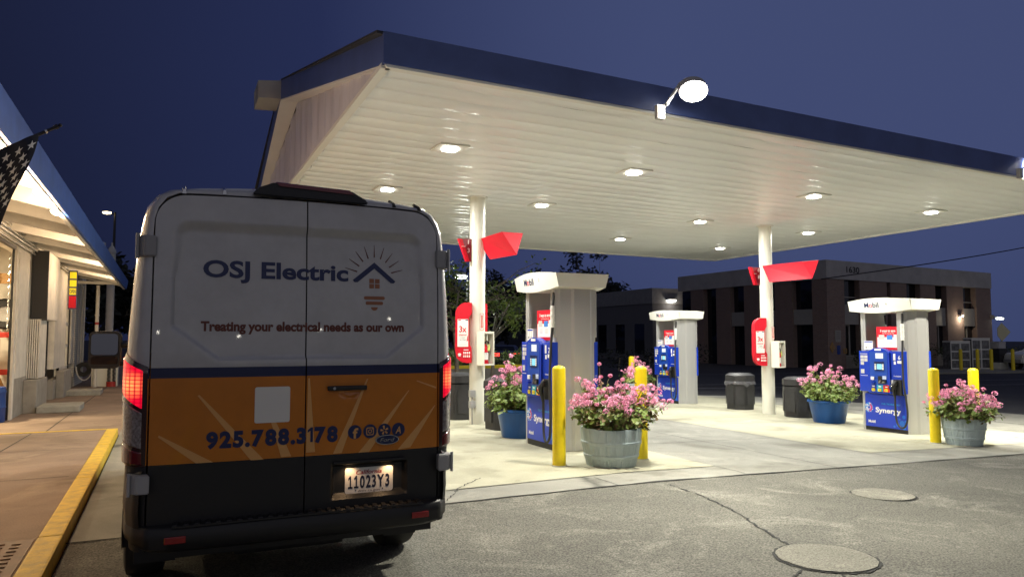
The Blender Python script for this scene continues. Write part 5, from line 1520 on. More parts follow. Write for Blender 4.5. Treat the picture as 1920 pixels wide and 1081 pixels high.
t = thing('hoist', 'chain hoist hanging from a timber beam inside the open bay', 'chain hoist', (-3.12, 18.9, 2.75))
bm = BM(); box(bm, -.6, .28, -.06, .06, .0, .22, bev=.01); ob('beam', bm, M['wood'], t)
for dx in (-.12, .08):
    bm = BM()
    for k in range(26): z = .9 - k * .075; tube(bm, [(dx + .012 * (k % 2), -.12 + .012 * ((k + 1) % 2), z + .03), (dx - .012 * (k % 2), -.12 - .012 * ((k + 1) % 2), z - .03)], .012, 5)
    ob('chain', bm, M['chrome'], t)
t = thing('barrel', 'blue drum standing in the mouth of the open bay', 'drum', (-2.99, 17.0, 0))
bm = BM(); lathe(bm, [(0, 0), (.26, 0), (.27, .02), (.27, .26), (.28, .28), (.27, .30), (.27, .55), (.28, .57), (.27, .60), (.26, .66), (.24, .665), (0, .655)], 32); ob('shell', bm, M['shopblue'], t, smooth=40)
t = thing('workshop_light', 'lit tube light on the ceiling of the open bay', 'ceiling light', (-4.6, 16.5, 3.74))
bm = BM(); box(bm, -.08, .08, -.7, .7, -.05, .03); ob('tray', bm, M['white'], t)
bm = BM(); box(bm, -.03, .03, -.65, .65, -.08, -.052); ob('tube', bm, M['warmlamp'], t)
la = bpy.data.lights.new('workshop_light', 'AREA'); la.shape = 'RECTANGLE'; la.size = .2; la.size_y = 1.4; la.energy = 420; la.color = (1, .80, .50)
lo = bpy.data.objects.new('lamp', la); C.objects.link(lo); lo.parent = t; lo.location = (0, 0, -.12)
# air machine and hose at the far corner
t = thing('air_machine', 'cream air and water machine with coiled hoses at the end of the garage', 'air machine', (-1.68, 28.0, 0))
bm = BM(); box(bm, -.46, .30, -.22, .3, 0, .72, bev=.02); ob('cabinet', bm, M['cream'], t)
bm = BM(); prism(bm, [(-.02, -.2, .72), (.34, -.2, .72), (.36, -.2, 1.62), (-.02, -.2, 1.78), (-.10, -.2, 1.40)], [(-.02, .2, .72), (.34, .2, .72), (.36, .2, 1.62), (-.02, .2, 1.78), (-.10, .2, 1.40)]); ob('head', bm, M['cream'], t)
bm = BM(); box(bm, .10, .30, -.212, -.203, 1.1, 1.5); ob('panel', bm, M['bandconc'], t)
for dx in (.05, .2):
    bm = BM(); tube(bm, [(dx + .05 * math.cos(k * .8), -.30 + .05 * math.sin(k * .8), .75 - .0056 * k) for k in range(126)], .010, 5, caps=False); ob('coiled_hose', bm, M['rubber'], t)
bm = BM(); cyl(bm, (.12, -.3, 0), (.12, -.3, .16), .14, n=12); ob('bucket', bm, M['shopred'], t)
t = thing('hose_reel', 'black hose reel with a white looped hose on the far garage wall', 'hose reel', (-2.42, 28.4, .55))
bm = BM(); lathe(bm, [(.1, -.08), (.24, -.09), (.24, -.05), (.14, -.05), (.14, .05), (.24, .05), (.24, .09), (.1, .08)], 24); bmesh.ops.rotate(bm, verts=bm.verts, cent=(0, 0, 0), matrix=Matrix.Rotation(R(90), 3, 'X')); ob('reel', bm, M['rubber'], t, smooth=40)
bm = BM(); tube(bm, [(-.2 + .24 * (1 - math.cos(R(15 * k))), -.15, .1 - .45 * math.sin(R(15 * k))) for k in range(13)], .022, 8); ob('hose', bm, M['paper'], t)
# roof vents behind the eave
t = thing('roof_vent', 'grey capped vent pipe standing above the end of the garage roof', 'roof vent', (-1.9, 30.2, 3.4))
bm = BM(); cyl(bm, (.08, 0, -3.4), (.08, 0, 1.25), .13, n=14); ob('pipe', bm, M['bandconc'], t, smooth=40)
bm = BM(); lathe(bm, [(.16, 1.25), (.10, 1.42), (.03, 1.52), (.03, 1.62), (0, 1.63)], 14, (.08, 0, 0)); cyl(bm, (-.22, 0, 1.2), (-.22, 0, 1.5), .04, n=8); lathe(bm, [(.1, 1.5), (.1, 1.6), (0, 1.65)], 12, (-.22, 0, 0)); ob('cap', bm, M['bandconc'], t, smooth=40)

# flag on a slanting pole
t = thing('flag', 'dark starred flag hanging from a slanting black pole under the garage eave', 'flag', (-1.18, 6.95, 3.10))
o = V((-1.18, 6.95, 3.10)); tip = V((-.862, 6.95, 3.305)); root = V((-1.36, 6.95, 2.985))
bm = BM(); tube(bm, [root - o, tip - o], .0135, 10); cyl(bm, tip - o, tip - o + (tip - root).normalized() * .03, .02, n=10)
lathe(bm, [(0, -.016), (.012, -.010), (.016, 0), (.012, .010), (0, .016)], 12, tip - o + (tip - root).normalized() * .045)
pole = ob('pole', bm, M['black'], t, smooth=40)
bm = BM(); cyl(bm, tip - o - (tip - root).normalized() * .075, tip - o - (tip - root).normalized() * .060, .0165, n=10); ob('ring', bm, M['chrome'], pole)
def flagp(u, v):   # u along the pole from the tip, v down the cloth
    p = (tip - (tip - root).normalized() * .12).lerp(root, u)
    sway = -.25 * v ** 1.25 * (1 - .25 * u) + .012 * math.sin(v * 7)
    return p - o + V((sway, -.03 - .022 * math.sin(u * 9 + v * 2.5) - .015 * math.sin(v * 6 + u * 3), -.80 * v))
bm = BM(); nu, nv = 40, 50
g = [[bm.verts.new(flagp(i / nu, j / nv)) for j in range(nv + 1)] for i in range(nu + 1)]
for i in range(nu):
    for j in range(nv):
        f = bm.faces.new((g[i][j], g[i + 1][j], g[i + 1][j + 1], g[i][j + 1]))
        u, v = (i + .5) / nu, (j + .5) / nv
        edge = .93 - 1.15 * (u - .30) ** 1 if u > .30 else 9
        f.material_index = 1 if v > edge and (int((v - edge) / .12) % 2 == 0) else 0
cloth = ob('cloth', bm, [mat('flag_navy', (.008, .010, .022), .7, bump=.05), M['paper']], t, smooth=180)
bm = BM()
for a in range(4):
    for b in range(8):
        u = .09 + a * .22 + (b % 2) * .11; v = .11 + b * .098
        if (u > .30 and v > .86 - 1.15 * (u - .30)) or u > .95: continue
        q = [(u + (.078 if k % 2 == 0 else .031) * math.cos(R(90 + 36 * k)), v + (.053 if k % 2 == 0 else .021) * math.sin(R(-90 + 36 * k))) for k in range(10)]
        poly(bm, [flagp(*p) + V((0, -.004, 0)) for p in q])
ob('print', bm, M['paper'], cloth)
bm = BM(); box(bm, -.24, -.03, -.03, .03, -.10, -.05); ob('bracket', bm, M['black'], t)

# ------------------------------------------------------------ brick office across the street
def X_of(u):                       # distance along the front, from the picture column
    k = math.tan(R(25.09) + math.atan((u - 960) / 1387)); return k * (34 - 3.53) / (1 - .093 * k)
def YF(x): return 34 + .093 * (x - 38)
GZ = -.42
of = thing('office_building', 'two-storey dark brick office with tall window strips and a pale parapet, number 1630 on it', 'building', (38, 34, GZ))
OO = V((38, 34, GZ))
def ol(x, y, z): return V((x, y, z)) - OO
TOP = 6.55; BAND = 5.35
def front(bm, x0, x1, z0, z1, d0, d1):   # piece of the front, d metres proud of the face plane
    A = [(x0, YF(x0)), (x1, YF(x1))]
    prism(bm, [ol(A[0][0], A[0][1] - d1, z0), ol(A[1][0], A[1][1] - d1, z0), ol(A[1][0], A[1][1] - d1, z1), ol(A[0][0], A[0][1] - d1, z1)],
          [ol(A[0][0], A[0][1] - d0, z0), ol(A[1][0], A[1][1] - d0, z0), ol(A[1][0], A[1][1] - d0, z1), ol(A[0][0], A[0][1] - d0, z1)])
def side(bm, y0, y1, z0, z1, d0, d1): prism(bm, [ol(38 - d1, y0, z0), ol(38 - d1, y0, z1), ol(38 - d1, y1, z1), ol(38 - d1, y1, z0)], [ol(38 - d0, y0, z0), ol(38 - d0, y0, z1), ol(38 - d0, y1, z1), ol(38 - d0, y1, z0)])
XE = X_of(1859)
bm = BM(); prism(bm, [ol(38.4, 34.45, GZ), ol(XE - .1, YF(XE) + .4, GZ), ol(XE - .1, 49, GZ), ol(38.4, 49, GZ)], [ol(38.4, 34.45, TOP - .1), ol(XE - .1, YF(XE) + .4, TOP - .1), ol(XE - .1, 49, TOP - .1), ol(38.4, 49, TOP - .1)])
ob('core', bm, M['glass'], of)
bm = BM()
wins = [(1584, 1613), (1664, 1671), (1701, 1727), (1755, 1776), (1807, 1831)]
xs = [38.0] + [X_of(u) for w_ in wins for u in w_] + [XE]
for k in range(0, len(xs), 2): front(bm, xs[k], xs[k + 1], GZ, BAND, -.42, 0)
sy = [34.42, 35.2, 36.9, 38.6, 39.9, 41.6, 42.9, 44.6, 45.9, 49.0]
for y0, y1 in ((34.0, 34.001),): pass
for k in range(1, len(sy) - 1, 2): side(bm, sy[k + 1], min(sy[k + 1] + 1.55, 49), GZ, BAND, -.40, 0)
prism(bm, [ol(XE, YF(XE), GZ), ol(XE, YF(XE) + .4, GZ), ol(XE, 49, GZ)], [ol(XE, YF(XE), BAND), ol(XE, YF(XE) + .4, BAND), ol(XE, 49, BAND)])
ob('brick_pier', bm, M['brick'], of)
bm = BM(); front(bm, 37.95, XE + .05, BAND, TOP, -.42, .05); side(bm, 34.42, 49, BAND, TOP, -.40, .05); ob('parapet', bm, M['bandconc'], of)
bm = BM(); fo = Fr(ol(X_of(1590), YF(X_of(1590)) - .055, 6.02), (1, .093, 0), (0, 0, 1)); text(bm, fo, '1630', .40, 1.35, .02, X_of(1600) - X_of(1590), 0, .01); ob('lettering', bm, M['black'], of)
for u0, u1 in wins:
    if u1 - u0 < 10: continue
    x0, x1 = X_of(u0), X_of(u1)
    bm = BM(); front(bm, x0 + .02, x1 - .02, 2.45, 3.75, -.36, -.12); ob('spandrel', bm, M['spandrel'], of)
    bm = BM(); front(bm, x0 + .02, x1 - .02, GZ + .02, .35, -.36, -.15); ob('sill_panel', bm, M['wallgrey'], of)
    bm = BM(); xm = (x0 + x1) / 2; front(bm, xm - .05, xm + .05, .36, 2.44, -.38, -.30); front(bm, x0 + .02, xm - .051, .36, .46, -.38, -.30); front(bm, xm + .051, x1 - .02, .36, .46, -.38, -.30); front(bm, x0 + .02, xm - .051, 2.36, 2.44, -.38, -.30)
    front(bm, x0 + .02, x1 - .02, 4.2, 4.27, -.38, -.32)
    ob('window_frame', bm, M['spandrel'], of)
for k in range(0, len(sy) - 1, 2):
    a, b = sy[k], sy[k + 1] if k + 1 < len(sy) else 49
for (a, b) in ((35.2, 36.9), (38.45, 39.9), (41.45, 42.9)):
    bm = BM(); side(bm, a + .02, b - .02, 2.45, 3.45, -.36, -.10); ob('spandrel', bm, M['spandrel'], of)
bm = BM(); side(bm, 34.42, 35.2, GZ, BAND, -.40, 0); ob('brick_pier', bm, M['brick'], of)
# notices on the corner pier
f = Fr(ol(38.0, YF(38) - .005, 0), (1, .093, 0), (0, 0, 1))
def notice(nm, lab, u, z, w_, h_, m, txt=None, diamond=False):
    x = X_of(u); t = thing(nm, lab, 'sign', (x, YF(x) - .01, z), 'notices on the brick corner pier')
    f = Fr((0, -.005, 0), (1, .093, 0), (0, 0, 1)); bm = BM()
    o_ = [(0, -h_ / 2), (w_ / 2, 0), (0, h_ / 2), (-w_ / 2, 0)] if diamond else rect(-w_ / 2, w_ / 2, -h_ / 2, h_ / 2)
    plate(bm, f, o_, 0, .03); p = ob('sign_face', bm, m, t)
    bm = BM()
    for i in range(4 if not diamond else 3): plate(bm, f, rect(-w_ * (.32 if not diamond else .2), w_ * (.32 if not diamond else .2), h_ * (.30 - .17 * i) - .015, h_ * (.30 - .17 * i) + .015) if not diamond else rect(-w_ * .2, w_ * .2, .12 - .12 * i - .02, .12 - .12 * i + .02), .03, .033)
    ob('print', bm, M['textgrey'], p)
M['ochre'] = mat('ochre_sign', (.42, .24, .07), .6)
notice('notice_board', 'pale rectangular notice on the brick corner pier', 1569, 2.05 - .35, .55, .75, M['spandrel'])
notice('warning_sign', 'ochre diamond sign on the brick corner pier', 1558, .98, .50, .72, M['ochre'], diamond=True)
notice('parking_sign', 'small blue sign below the pale notice on the brick pier', 1570, .82, .28, .55, M['blue_dk'])
notice('small_sign', 'small ochre square sign beside the blue sign on the brick pier', 1582, .75, .32, .32, M['ochre'])
# wall lamps
def wall_lamp(u, z, lab, power, col=(1, .85, .6)):
    x = X_of(u); t = thing('wall_lamp', lab, 'wall lamp', (x, YF(x) - .02, z), 'lamps on the brick office')
    bm = BM(); box(bm, -.14, .14, -.22, .02, -.02, .14, bev=.02); ob('housing', bm, M['bandconc'], t)
    bm = BM(); box(bm, -.10, .10, -.20, -.03, -.045, -.022); ob('lens', bm, M['farlamp'], t)
    la = bpy.data.lights.new('wall_lamp', 'POINT'); la.energy = power; la.color = col; la.shadow_soft_size = .1
    lo = bpy.data.objects.new('lamp', la); C.objects.link(lo); lo.parent = t; lo.location = (0, -.35, -.18)
wall_lamp(1799, 3.15, 'lit wall lamp between two window strips of the brick office', 48)
t = thing('wall_lamp', 'long-armed lamp sticking out from the far end of the brick office', 'wall lamp', (XE, YF(XE), 3.1), 'lamps on the brick office')
bm = BM(); box(bm, -.25, 0, -.2, 0, -.1, .22); tube(bm, [(0, -.1, .08), (.9, -.15, .06)], .05, 8); ob('arm', bm, M['spandrel'], t)
bm = BM(); box(bm, .45, 1.05, -.25, -.05, -.10, .02); ob('lens', bm, M['farlamp'], t)
# lower neighbour to the left of the office
nb = thing('office_building', 'low dark office building with a pale parapet beyond the farthest pump', 'building', (37.2, 51.5, GZ))
bm = BM(); box(bm, 0, 25, 0, 30, 0, 4.9); ob('wall', bm, mat('dark_render', (.15, .15, .165), .8), nb)
bm = BM(); box(bm, -.08, 25, -.08, 30, 4.9, 6.2); ob('parapet', bm, mat('dim_parapet', (.30, .30, .31), .8, var=.2), nb)
for k in range(6):
    bm = BM(); box(bm, -.03, 0.01, 1.2 + k * 3.0, 2.6 + k * 3.0, .6, 3.2); ob('window', bm, M['glass'], nb)
bm = BM(); box(bm, 1.0, 1.85, -.03, .01, .5, 3.0); ob('window', bm, M['glass'], nb)
bm = BM(); box(bm, 1.9, 2.6, -.06, .0, 2.2, 3.6); ob('door_light_panel', bm, M['spandrel'], nb)
t = thing('wall_lamp', 'tiny lit lamp over the entrance of the low dark office', 'wall lamp', (39.0, 51.3, 5.1 + GZ))
bm = BM(); box(bm, -.35, .35, -.2, .1, 0, .12); ob('lens', bm, M['farlamp'], t); bm = BM(); box(bm, -.4, .4, -.22, .12, .12, .2); ob('housing', bm, M['bandconc'], t)
la = bpy.data.lights.new('wall_lamp', 'POINT'); la.energy = 25; la.color = (1, .8, .6); la.shadow_soft_size = .1
lo = bpy.data.objects.new('lamp', la); C.objects.link(lo); lo.parent = t; lo.location = (0, -.5, -.3)

# ------------------------------------------------------------ street things to the right
BP = 'thin yellow bollards across the street'
for (x, y, lab) in ((42.4, 28.35, 'far yellow bollard left of the wire cages'), (43.4, 28.0, 'far yellow bollard in front of the white wire cage'), (44.2, 27.7, 'far yellow bollard beside the stacked boxes'), (45.0, 26.95, 'far yellow bollard in front of the white pickup')):
    t = thing('bollard', lab, 'bollard', (x, y, -.38), BP)
    bm = BM(); lathe(bm, [(.095, 0), (.095, 1.24), (.07, 1.30), (0, 1.32)], 14); ob('post', bm, M['yellow'], t, smooth=40)
def cage(x0, y0, x1, y1, h, lab):
    t = thing('wire_cage', lab, 'wire cage', ((x0 + x1) / 2, (y0 + y1) / 2, -.30), 'wire storage cages across the street')
    a = V((x0 - x1, y0 - y1, 0)) / 2; b = -a; L_ = (b - a).length; f = Fr(a, b - a, (0, 0, 1))
    bm = BM(); plate(bm, f, rect(0, L_, .05, h), -.75, -.04); ob('contents', bm, mat('cage_contents', (.22, .22, .22), .7, var=.9, vscale=5), t)
    bm = BM()
    for xx in (0, L_ * .5, L_): plate(bm, f, rect(max(0, xx - .04), min(L_, xx + .04), 0, h), -.03, .02)
    for k in range(4): z = (h - .08) * k / 3; plate(bm, f, rect(.041, L_ * .5 - .041, z, z + .07), -.025, .015); plate(bm, f, rect(L_ * .5 + .041, L_ - .041, z, z + .07), -.025, .015)
    plate(bm, f, rect(0, L_, h, h + .08), -.75, .03)
    ob('frame', bm, M['white'], t)
    bm = BM()
    for k in range(1, 12):
        xx = L_ * k / 12
        if k != 6: plate(bm, f, rect(xx - .008, xx + .008, .07, h - .01), -.02, -.012)
    ob('wire', bm, M['chrome'], t)
cage(43.2, 29.5, 44.35, 29.05, 1.62, 'grey wire cage of bottles behind the thin yellow bollards')
cage(44.45, 29.0, 45.55, 28.6, 1.80, 'white-framed wire cage next to the stacked boxes')
t = thing('crate_stack', 'stack of dark crates beside the white wire cage', 'crates', (46.2, 28.6, -.32))
for k, (w_, m) in enumerate(((.40, 'cream'), (.36, 'bin'), (.38, 'bin'), (.34, 'bandconc'))):
    bm = BM(); box(bm, -w_, w_, -w_, w_, k * .42, k * .42 + .41, bev=.02); box(bm, -w_ - .01, w_ + .01, -w_ - .01, w_ + .01, k * .42 + .33, k * .42 + .37); ob('crate', bm, M[m], t)
t = thing('road_sign', 'pale diamond road sign on a post behind the stacked crates', 'road sign', (50.6, 31.0, -.38))
bm = BM(); cyl(bm, (0, 0, 0), (0, 0, 2.75), .04, n=8); ob('post', bm, M['grey'], t)
bm = BM(); plate(bm, Fr((0, -.05, 2.35), (.75, -.35, 0), (0, 0, 1)), [(0, -.62), (.58, 0), (0, .62), (-.30, .25), (-.30, -.25)], 0, .03); ob('sign_face', bm, mat('faded_yellow_sign', (.70, .66, .42), .4), t)
# white pickup
tr = thing('pickup', 'white pickup truck cut off at the picture edge, parked across the street', 'pickup truck', (46.0, 27.6, -.36), rz=R(-26))
sec = [(0.05, .55, .98), (.0, .62, 1.0), (.25, .55, 1.06), (1.25, .5, 1.14), (1.45, .5, 1.18), (2.3, .5, 1.74), (2.6, .5, 1.80), (3.9, .5, 1.80), (4.05, .5, 1.2), (5.6, .5, 1.2)]
bm = BM()
prof = [(.0, .45), (-.03, .62), (.02, .92), (.15, 1.02), (1.25, 1.14), (2.05, 1.76), (2.3, 1.82), (3.7, 1.82), (3.85, 1.20), (5.6, 1.20), (5.65, .55), (5.3, .45)]
fs = prism(bm, [(x, -.95, z) for x, z in prof], [(x, .95, z) for x, z in prof])
bmesh.ops.bevel(bm, geom=bm.edges[:], offset=.05, segments=2, affect='EDGES'); ob('body', bm, M['white'], tr, smooth=40)
bm = BM(); prism(bm, [(x, -.957, z) for x, z in ((1.55, 1.18), (2.15, 1.68), (2.55, 1.74), (2.55, 1.18))], [(x, -.93, z) for x, z in ((1.55, 1.18), (2.15, 1.68), (2.55, 1.74), (2.55, 1.18))]); prism(bm, [(x, -.957, z) for x, z in ((2.65, 1.18), (2.65, 1.74), (3.55, 1.74), (3.6, 1.18))], [(x, -.93, z) for x, z in ((2.65, 1.18), (2.65, 1.74), (3.55, 1.74), (3.6, 1.18))])
prism(bm, [(1.38, -.8, 1.19), (2.06, -.7, 1.71), (2.06, .7, 1.71), (1.38, .8, 1.19)], [(1.34, -.8, 1.22), (2.02, -.7, 1.74), (2.02, .7, 1.74), (1.34, .8, 1.22)]); ob('window', bm, M['glass'], tr)
for x in (.85, 4.5):
    for y in (-.86, .86):
        bm = BM(); lathe(bm, [(.22, -.1), (.35, -.11), (.38, -.06), (.38, .06), (.35, .11), (.22, .1)], 28); bmesh.ops.rotate(bm, verts=bm.verts, cent=(0, 0, 0), matrix=Matrix.Rotation(R(90), 3, 'X')); bmesh.ops.translate(bm, verts=bm.verts, vec=(x, y * 1.02, .38)); wh = ob('wheel', bm, M['rubber'], tr, smooth=40)
        bm = BM(); lathe(bm, [(0, .06), (.08, .05), (.1, .0), (.2, .02), (.23, .08)], 20); bmesh.ops.rotate(bm, verts=bm.verts, cent=(0, 0, 0), matrix=Matrix.Rotation(R(90 if y < 0 else -90), 3, 'X')); bmesh.ops.translate(bm, verts=bm.verts, vec=(x, y * 1.04, .38)); ob('rim', bm, M['grey'], wh, smooth=40)
        bm = BM(); s = -1 if y < 0 else 1; cyl(bm, (x, s * .945, .42), (x, s * .958, .42), .46, n=28); ob('wheel_arch', bm, M['black'], tr)
bm = BM(); box(bm, 1.0, 1.12, -1.12, -.96, 1.12, 1.32, bev=.02); ob('door_mirror', bm, M['bin'], tr)
bm = BM(); box(bm, -.10, .06, -.93, .93, .48, .66, bev=.03); ob('bumper', bm, M['grey'], tr)
bm = BM(); box(bm, 1.6, 5.4, -.97, -.96, .50, .53); ob('side_moulding', bm, M['black'], tr)
# shrubs along the office
def leafmass(bm, c, rad, n, s, rnd, droop=0.0):
    for k in range(n):
        d = V((rnd.gauss(0, 1), rnd.gauss(0, 1), rnd.gauss(0, 1))).normalized() * rnd.random() ** .4
        p = V(c) + V((d.x * rad[0], d.y * rad[1], d.z * rad[2]))
        a = V((rnd.gauss(0, 1), rnd.gauss(0, 1), rnd.gauss(0, .6) - droop)).normalized(); b = a.orthogonal().normalized(); b = Matrix.Rotation(rnd.uniform(0, 6.28), 3, a) @ b
        L_ = s * rnd.uniform(.6, 1.3)
        bm.faces.new([bm.verts.new(p + v) for v in (a * 0, a * L_ * .5 + b * L_ * .22, a * L_, a * L_ * .5 - b * L_ * .22)])
rnd = random.Random(12)
def shrub(x, y, r, h, lab, grp='shrubs along the brick office', m='leaf_dk', z=-.40, s=.16, n=900):
    t = thing('shrub', lab, 'shrub', (x, y, z), grp)
    bm = BM(); tube(bm, [(0, 0, 0), (.05, 0, h * .5)], .03, 5); tube(bm, [(0, 0, 0), (-.15, .1, h * .6)], .025, 5); tube(bm, [(0, 0, 0), (.2, -.1, h * .6)], .02, 5); ob('stem', bm, M['bark'], t)
    bm = BM()
    for k in range(7): leafmass(bm, (rnd.uniform(-.5, .5) * r, rnd.uniform(-.5, .5) * r, h * rnd.uniform(.35, .72)), (r * .6, r * .5, h * .33), n // 7, s, rnd)
    ob('foliage', bm, M[m], t)
shrub(40.2, 33.2, 1.2, 1.5, 'dark shrub under the notices of the brick corner pier')
shrub(48.6, 33.4, 1.5, 1.7, 'dark shrub between the window strips, right of pump number 6')
shrub(50.9, 33.2, 1.5, 1.8, 'dim shrub under the spandrel left of the wire cages')
shrub(53.5, 33.0, 1.3, 1.6, 'dim shrub behind the wire cages')
shrub(56.8, 32.6, 1.4, 1.7, 'dim shrub at the far corner of the office behind the pickup')
# overhead wire and the pole it runs to
t = thing('overhead_wire', 'thin dark power line crossing in front of the brick office', 'power line', (34, 30, 7))
bm = BM(); a, b = V((30.5, 27.6, 4.6)), V((66, 22.0, 11.8)); tube(bm, [a.lerp(b, k / 20) - V((34, 30, 7)) + V((0, 0, -.7 * math.sin(math.pi * k / 20))) for k in range(21)], .03, 5)
ob('wire', bm, M['black'], t)

# ------------------------------------------------------------ planted bed, tree and street beyond the first column
t = thing('planter_bed', 'raised bed with a yellow-topped kerb beyond the first column', 'planter', (10.5, 27.5, -.05))
bm = BM(); box(bm, -5, 5, 0, .18, 0, .42); box(bm, -5, 5, 2.6, 2.8, 0, .42); ob('wall', bm, M['concrete'], t)
bm = BM(); box(bm, -5.01, 5.01, -.02, .20, .42, .55, bev=.015); ob('coping', bm, M['yellow'], t)
bm = BM(); box(bm, -5, 5, .2, 2.6, .1, .38); ob('soil', bm, M['soil'], t)
shr = [(7.6, 28.4, .8, .9, 'low leafy shrub in the raised bed, left end'), (9.0, 28.6, .9, 1.0, 'low leafy shrub in the raised bed, left of the column'), (10.4, 28.3, .9, .9, 'low leafy shrub in the raised bed behind the poster station'), (12.0, 28.5, .8, 1.3, 'upright leafy shrub in the raised bed, right of the column'), (13.6, 28.6, .9, .9, 'low leafy shrub in the raised bed, right end')]
for q in shr: shrub(*q, grp='shrubs in the raised bed', m='leaf', z=.3, s=.11, n=1500)
def tree(x, y, z, h, label, seed, nb, spread, leafs, lm, s=.2, bare=.3, grp=None, trunk=.12, fork=.35):
    rnd = random.Random(seed)
    t = thing('tree', label, 'tree', (x, y, z), grp)
    bw, bl_ = BM(), BM()
    top = V((rnd.uniform(-.2, .2), 0, h * fork)); tube(bw, [(0, 0, 0), top * .5 + V((.05, 0, 0)), top], [trunk, trunk * .85, trunk * .7], 9)
    ends = []
    for k in range(nb):
        a = 2 * math.pi * k / nb + rnd.uniform(-.4, .4); up = rnd.uniform(.25, 1.0)
        d = V((math.cos(a) * spread, math.sin(a) * spread * .7, (h - top.z) * up))
        p1 = top + d * .45 + V((0, 0, .12 * h)); p2 = top + d + V((0, 0, -.06 * h * rnd.random()))
        tube(bw, [top, p1, p2], [trunk * .5, trunk * .3, trunk * .08], 6)
        for j in range(6):
            b = p1.lerp(p2, rnd.random()); e = b + V((rnd.gauss(0, .3) * spread, rnd.gauss(0, .3) * spread, rnd.gauss(.05, .14) * h))
            m_ = b.lerp(e, .5) + V((0, 0, rnd.uniform(0, .06) * h))
            tube(bw, [b, m_, e], [trunk * .15, trunk * .10, trunk * .04], 4, caps=False)
            ends += [e, m_]
    for e in ends:
        if rnd.random() < bare: continue
        leafmass(bl_, e, (spread * .20, spread * .18, h * .07), leafs, s, rnd, .5)
    ob('trunk', bw, M['bark'], t, smooth=60); ob('crown', bl_, M[lm], t)
    return t
tree(9.6, 25.2, -.02, 4.3, 'small open tree with lit bare branches behind the first column', 4, 9, 2.3, 11, 'leaf', .20, .5, trunk=.09, fork=.42)
tree(11.6, 26.6, -.05, 3.9, 'leafier small tree right of the first column, lit from the canopy', 9, 9, 2.2, 20, 'leaf', .20, .25, trunk=.08, fork=.40)
# street lamp beyond the tree
t = thing('street_lamp', 'glowing street lamp behind the tree, left of the first column', 'street lamp', (11.9, 30.0, -.2))
bm = BM(); cyl(bm, (0, 0, 0), (0, 0, 4.3), .07, .05, n=10); tube(bm, [(0, 0, 4.3), (-.1, -.1, 4.42), (-.4, -.3, 4.5)], .04, 6); ob('pole', bm, M['bin'], t)
bm = BM(); box(bm, -.65, -.25, -.5, -.2, 4.48, 4.60, bev=.03); ob('head', bm, M['bin'], t)
bm = BM(); lathe(bm, [(0, -.16), (.22, -.12), (.30, -.02), (.0, .0)], 20, (-.45, -.35, 4.46)); ob('lens', bm, M['farlamp'], t, smooth=60)
la = bpy.data.lights.new('street_lamp', 'POINT'); la.energy = 300; la.color = (.95, 1, .9); la.shadow_soft_size = .2
lo = bpy.data.objects.new('lamp', la); C.objects.link(lo); lo.parent = t; lo.location = (-.45, -.35, 4.2)
t = thing('street_lamp', 'small far street lamp above the end of the garage roof', 'street lamp', (-4.0, 60, 0))
bm = BM(); cyl(bm, (.5, 0, 0), (.5, 0, 10.6), .12, .08, n=8); tube(bm, [(.5, 0, 10.4), (0, -.2, 10.6)], .05, 6); ob('pole', bm, M['black'], t)
bm = BM(); lathe(bm, [(0, -.12), (.26, -.06), (.3, .04), (0, .1)], 14, (0, -.25, 10.5)); ob('lens', bm, emis('amber_lamp', (1, .8, .45), 6), t, smooth=60)
# dark saloon with lit tail lamps
car = thing('car', 'dark saloon with red tail lamps lit, beyond the raised bed', 'car', (20.2, 44.0, -.35), rz=R(-18))
bm = BM()
for x0, pr in ((0, None),):
    prof = [(0, .35), (-.02, .75), (.08, .98), (.9, 1.05), (1.35, 1.42), (2.7, 1.44), (3.4, 1.0), (4.4, .85), (4.5, .4)]
    prism(bm, [(-.9, y, z) for y, z in prof], [(.9, y, z) for y, z in prof])
bmesh.ops.bevel(bm, geom=bm.edges[:], offset=.06, segments=2, affect='EDGES'); ob('body', bm, mat('car_dark', (.02, .02, .024), .25, coat=.8), car, smooth=40)
bm = BM(); prism(bm, [(-.7, .86, 1.06), (.7, .86, 1.06), (.62, 1.28, 1.38), (-.62, 1.28, 1.38)], [(-.7, .92, 1.06), (.7, .92, 1.06), (.62, 1.34, 1.38), (-.62, 1.34, 1.38)]); ob('rear_window', bm, M['glass'], car)
for s in (-1, 1):
    bm = BM(); box(bm, s * .66 - .2, s * .66 + .2, -.05, .02, .74, .95, bev=.02); ob('tail_lamp', bm, M['redlamp'], car)
bm = BM(); box(bm, -.25, .25, -.03, -.021, .5, .62); ob('number_plate', bm, M['paper'], car)
for x in (-.82, .82):
    for y in (.8, 3.6):
        bm = BM(); cyl(bm, (x - .1, y, .31), (x + .1, y, .31), .31, n=20); ob('wheel', bm, M['rubber'], car)
t = thing('car', 'second dark car with white reversing lamps lit, right of the red tail lamps', 'car', (23.4, 46.2, -.35), rz=R(-24))
bm = BM(); prism(bm, [(-.9, y, z) for y, z in prof], [(.9, y, z) for y, z in prof]); bmesh.ops.bevel(bm, geom=bm.edges[:], offset=.06, segments=2, affect='EDGES'); ob('body', bm, bpy.data.materials['car_dark'], t, smooth=40)
for s in (-1, 1):
    bm = BM(); box(bm, s * .62 - .24, s * .62 + .24, -.05, .02, .66, .86, bev=.02); ob('reversing_lamp', bm, emis('reversing_white', (.9, 1, 1), 2.0), t)
    for y in (.8, 3.6):
        bm = BM(); cyl(bm, (s * .82 - .1, y, .31), (s * .82 + .1, y, .31), .31, n=20); ob('wheel', bm, M['rubber'], t)
